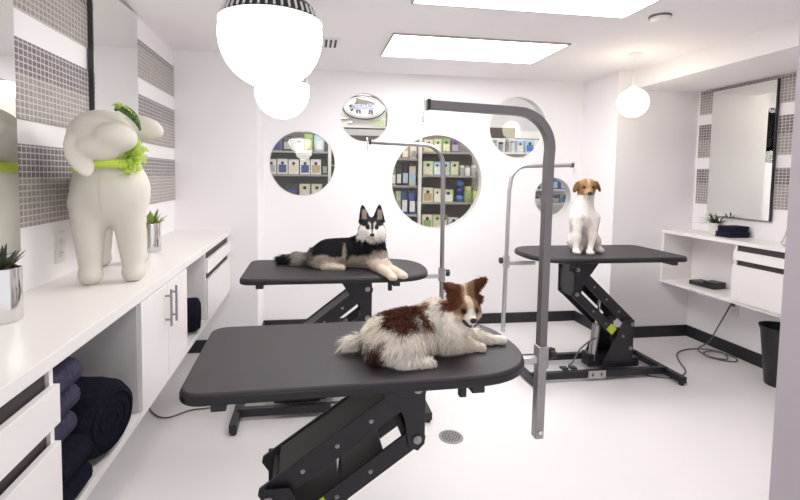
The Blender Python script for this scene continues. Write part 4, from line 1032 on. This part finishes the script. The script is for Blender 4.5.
row('box', 1.51, [(1.375, .12, .165, LGREEN, CREAM), (1.488, .085, .16, LBLUE, WHITE), (1.59, .10, .16, LBLUE, LGREEN), (1.70, .10, .165, LGREEN, CREAM), (1.80, .065, .12, GREY, WHITE, 'jar'), (1.872, .065, .12, WHITE, GREY, 'jar'), (1.945, .065, .12, GREY, WHITE, 'jar')], W3, 'second')
row('box', 1.19, [(1.375, .125, .17, CREAM, TAN), (1.495, .085, .16, CREAM, WHITE), (1.625, .125, .15, LGREEN, WHITE)], W3, 'third')
for k in range(3): pack('ball', 1.775, 1.19+k*.089, .088, .088, BLUE if k != 1 else NAVY, WHITE, '%s blue toy ball of the stack seen through the biggest round window' % ['lowest', 'middle', 'topmost'][k], 'blue toy balls on the shop shelf')
row('jar', 1.19, [(1.88, .095, .19, GREEN, YEL), (1.975, .07, .17, YEL, GREEN)], W3+' right end', 'third')
row('box', .885, [(1.375, .125, .155, CREAM, GREEN), (1.50, .11, .155, LGREEN, CREAM), (1.60, .06, .15, GREEN, WHITE), (1.70, .12, .12, WHITE, BLUE), (1.81, .08, .10, NAVY, WHITE), (1.92, .10, .12, WHITE, LBLUE)], W3, 'lowest')
# sign panel above, seen through the small upper left window
t = thing('shop_sign', 'white shop header sign with oval dog emblem seen through upper window', 'sign', (.60, SY, 2.03))
MB().box(-.55, .45, .0, .03, .0, .50).build('sign_board', M['shelfw'], t)
MB().box(-.50, .42, -.004, .0, -.008, .008).build('shelf_line', M['plastic'], t)
MB().box(.255, .265, -.004, .0, .0, .25).build('panel_line', M['plastic'], t)
def ring(rx, rz_, w_, y0, y1, cz):
    m = MB(); n = 56
    o_ = [(rx*math.cos(2*PI*k/n), cz+rz_*math.sin(2*PI*k/n)) for k in range(n)]; i_ = [((rx-w_)*math.cos(2*PI*k/n), cz+(rz_-w_)*math.sin(2*PI*k/n)) for k in range(n)]
    vs = [(p[0], y0, p[1]) for p in o_]+[(p[0], y0, p[1]) for p in i_]+[(p[0], y1, p[1]) for p in o_]+[(p[0], y1, p[1]) for p in i_]
    fs = []
    for k in range(n):
        j = (k+1) % n; fs += [(k, j, n+j, n+k), (2*n+k, 3*n+k, 3*n+j, 2*n+j), (k, 2*n+k, 2*n+j, j), (n+k, n+j, 3*n+j, 3*n+k)]
    return m.add(vs, fs)
cz = .235
m = MB(); m.prism([(.245*math.cos(a), cz+.135*math.sin(a)) for a in np.linspace(0, 2*PI, 57)[:-1]], -.030, .0, 'xz'); pl = m.build('oval_plaque', M['shelfw'], t)
ring(.248, .138, .014, -.034, -.028, cz).build('oval_border', M['black'], pl); ring(.222, .112, .005, -.033, -.029, cz).build('inner_border', M['dsteel'], pl)
dogp = [(-.175, .245), (-.155, .262), (-.120, .262), (-.110, .285), (.09, .272), (.105, .285), (.13, .278), (.105, .262), (.10, .225), (.105, .155), (.085, .155), (.075, .205), (.065, .16), (.048, .16), (.055, .215), (-.04, .212), (-.035, .165), (-.055, .165), (-.062, .205), (-.075, .165), (-.092, .165), (-.095, .215), (-.125, .20), (-.14, .185), (-.158, .20), (-.152, .225)]
m = MB(); m.prism(dogp, -.0345, -.029, 'xz'); m.build('dog_emblem', mat('emblem_purple_grey', (.13, .12, .22), .5), pl)
m = MB(); m.prism([(-.105, .282), (-.09, .335), (.05, .312), (.11, .292), (.10, .283)], -.035, -.029, 'xz'); m.build('cape_mark', M['shelfb'], pl)
m = MB(); m.prism([(-.175, .245), (-.155, .262), (-.120, .262), (-.105, .25), (-.125, .20), (-.14, .185), (-.158, .20), (-.152, .225)], -.036, -.029, 'xz'); m.build('dog_head_mark', M['black'], pl)
MB().box(.105, .24, -.006, .0, .03, .105).build('green_sticker', pcol(LGREEN), t); MB().tube([(-.30, -.005, .105), (-.14, -.005, .105), (-.12, -.005, .085), (-.14, -.005, .06), (-.18, -.005, .06)], .012, 8).build('grey_stroke', M['lsteel'], t)
# behind the two right-hand windows
bay('dark topped shop shelving with blue goods seen through the two right windows', 2.03, 3.45, [.50, .90, 1.19, 1.36, 1.555, 1.80], 2.09, False, False, M['shelfw'], M['shelfw'])
o = MB().box(2.03, 2.42, SY-.02, SY+.02, 1.965, 2.085).build('header_board', M['shelfd']); tag(o, 'dark brown header board over the shop shelf in upper right window', 'board')
MB().box(2.42, 2.80, SY-.02, SY-.012, 1.955, 1.965).build('price_rail', M['dsteel'], o)
row('jar', 1.80, [(2.10, .08, .12, GREY, WHITE), (2.19, .09, .14, LBLUE, GREY), (2.285, .06, .12, GREY, DARK), (2.365, .055, .16, GREY, WHITE), (2.43, .05, .14, WHITE, GREY), (2.52, .09, .14, LBLUE, WHITE, 'box'), (2.64, .11, .15, LBLUE, BLUE, 'box')], W4, 'top')
row('bag', 1.555, [(2.78, .12, .07, LGREEN, GREY), (2.92, .12, .08, GREEN, LGREEN), (3.06, .12, .07, LGREEN, CREAM)], W5, 'top')
row('bag', 1.36, [(2.75, .08, .13, NAVY, DARK), (2.85, .10, .14, LBLUE, WHITE), (2.975, .12, .15, BLUE, LBLUE), (3.11, .12, .14, BLUE, WHITE)], W5, 'second')
row('box', 1.19, [(2.76, .10, .09, GREY, WHITE), (2.88, .10, .12, LBLUE, WHITE), (3.0, .11, .10, NAVY, GREY), (3.12, .10, .11, GREY, BLUE)], W5, 'lowest')

# ------------------------------------------------------------------ light, camera, colour
wd = bpy.data.worlds.new('World'); scene.world = wd; wd.use_nodes = True
bg = wd.node_tree.nodes['Background']; bg.inputs[0].default_value = (.97, .96, 1.0, 1); bg.inputs[1].default_value = .50

f_, yaw, pitch, roll_, cx_, cy_, Hc = 455., .1464, .0578, -.0140, 377.02, 201.64, 1.5
F = Vector((math.sin(yaw)*math.cos(pitch), math.cos(yaw)*math.cos(pitch), -math.sin(pitch)))
r = Vector((math.cos(yaw), -math.sin(yaw), 0)); d = F.cross(r)
R = r*math.cos(roll_)+d*math.sin(roll_); D = -r*math.sin(roll_)+d*math.cos(roll_)
cam = bpy.data.cameras.new('Camera'); co = bpy.data.objects.new('Camera', cam); COL.objects.link(co)
Mx = Matrix((( R.x, -D.x, -F.x, 0), (R.y, -D.y, -F.y, 0), (R.z, -D.z, -F.z, Hc), (0, 0, 0, 1)))
co.matrix_world = Mx
cam.sensor_fit = 'HORIZONTAL'; cam.sensor_width = 36; cam.lens = f_*36/800
cam.shift_x = (400-cx_)/800; cam.shift_y = -(250-cy_)/800; cam.clip_start = .02
scene.camera = co
scene.view_settings.view_transform = 'Standard'; scene.view_settings.look = 'None'; scene.view_settings.exposure = 1.14; scene.view_settings.gamma = 1.0
scene.view_settings.use_curve_mapping = False
scene.cycles.use_denoising = True; scene.cycles.max_bounces = 10; scene.cycles.diffuse_bounces = 6
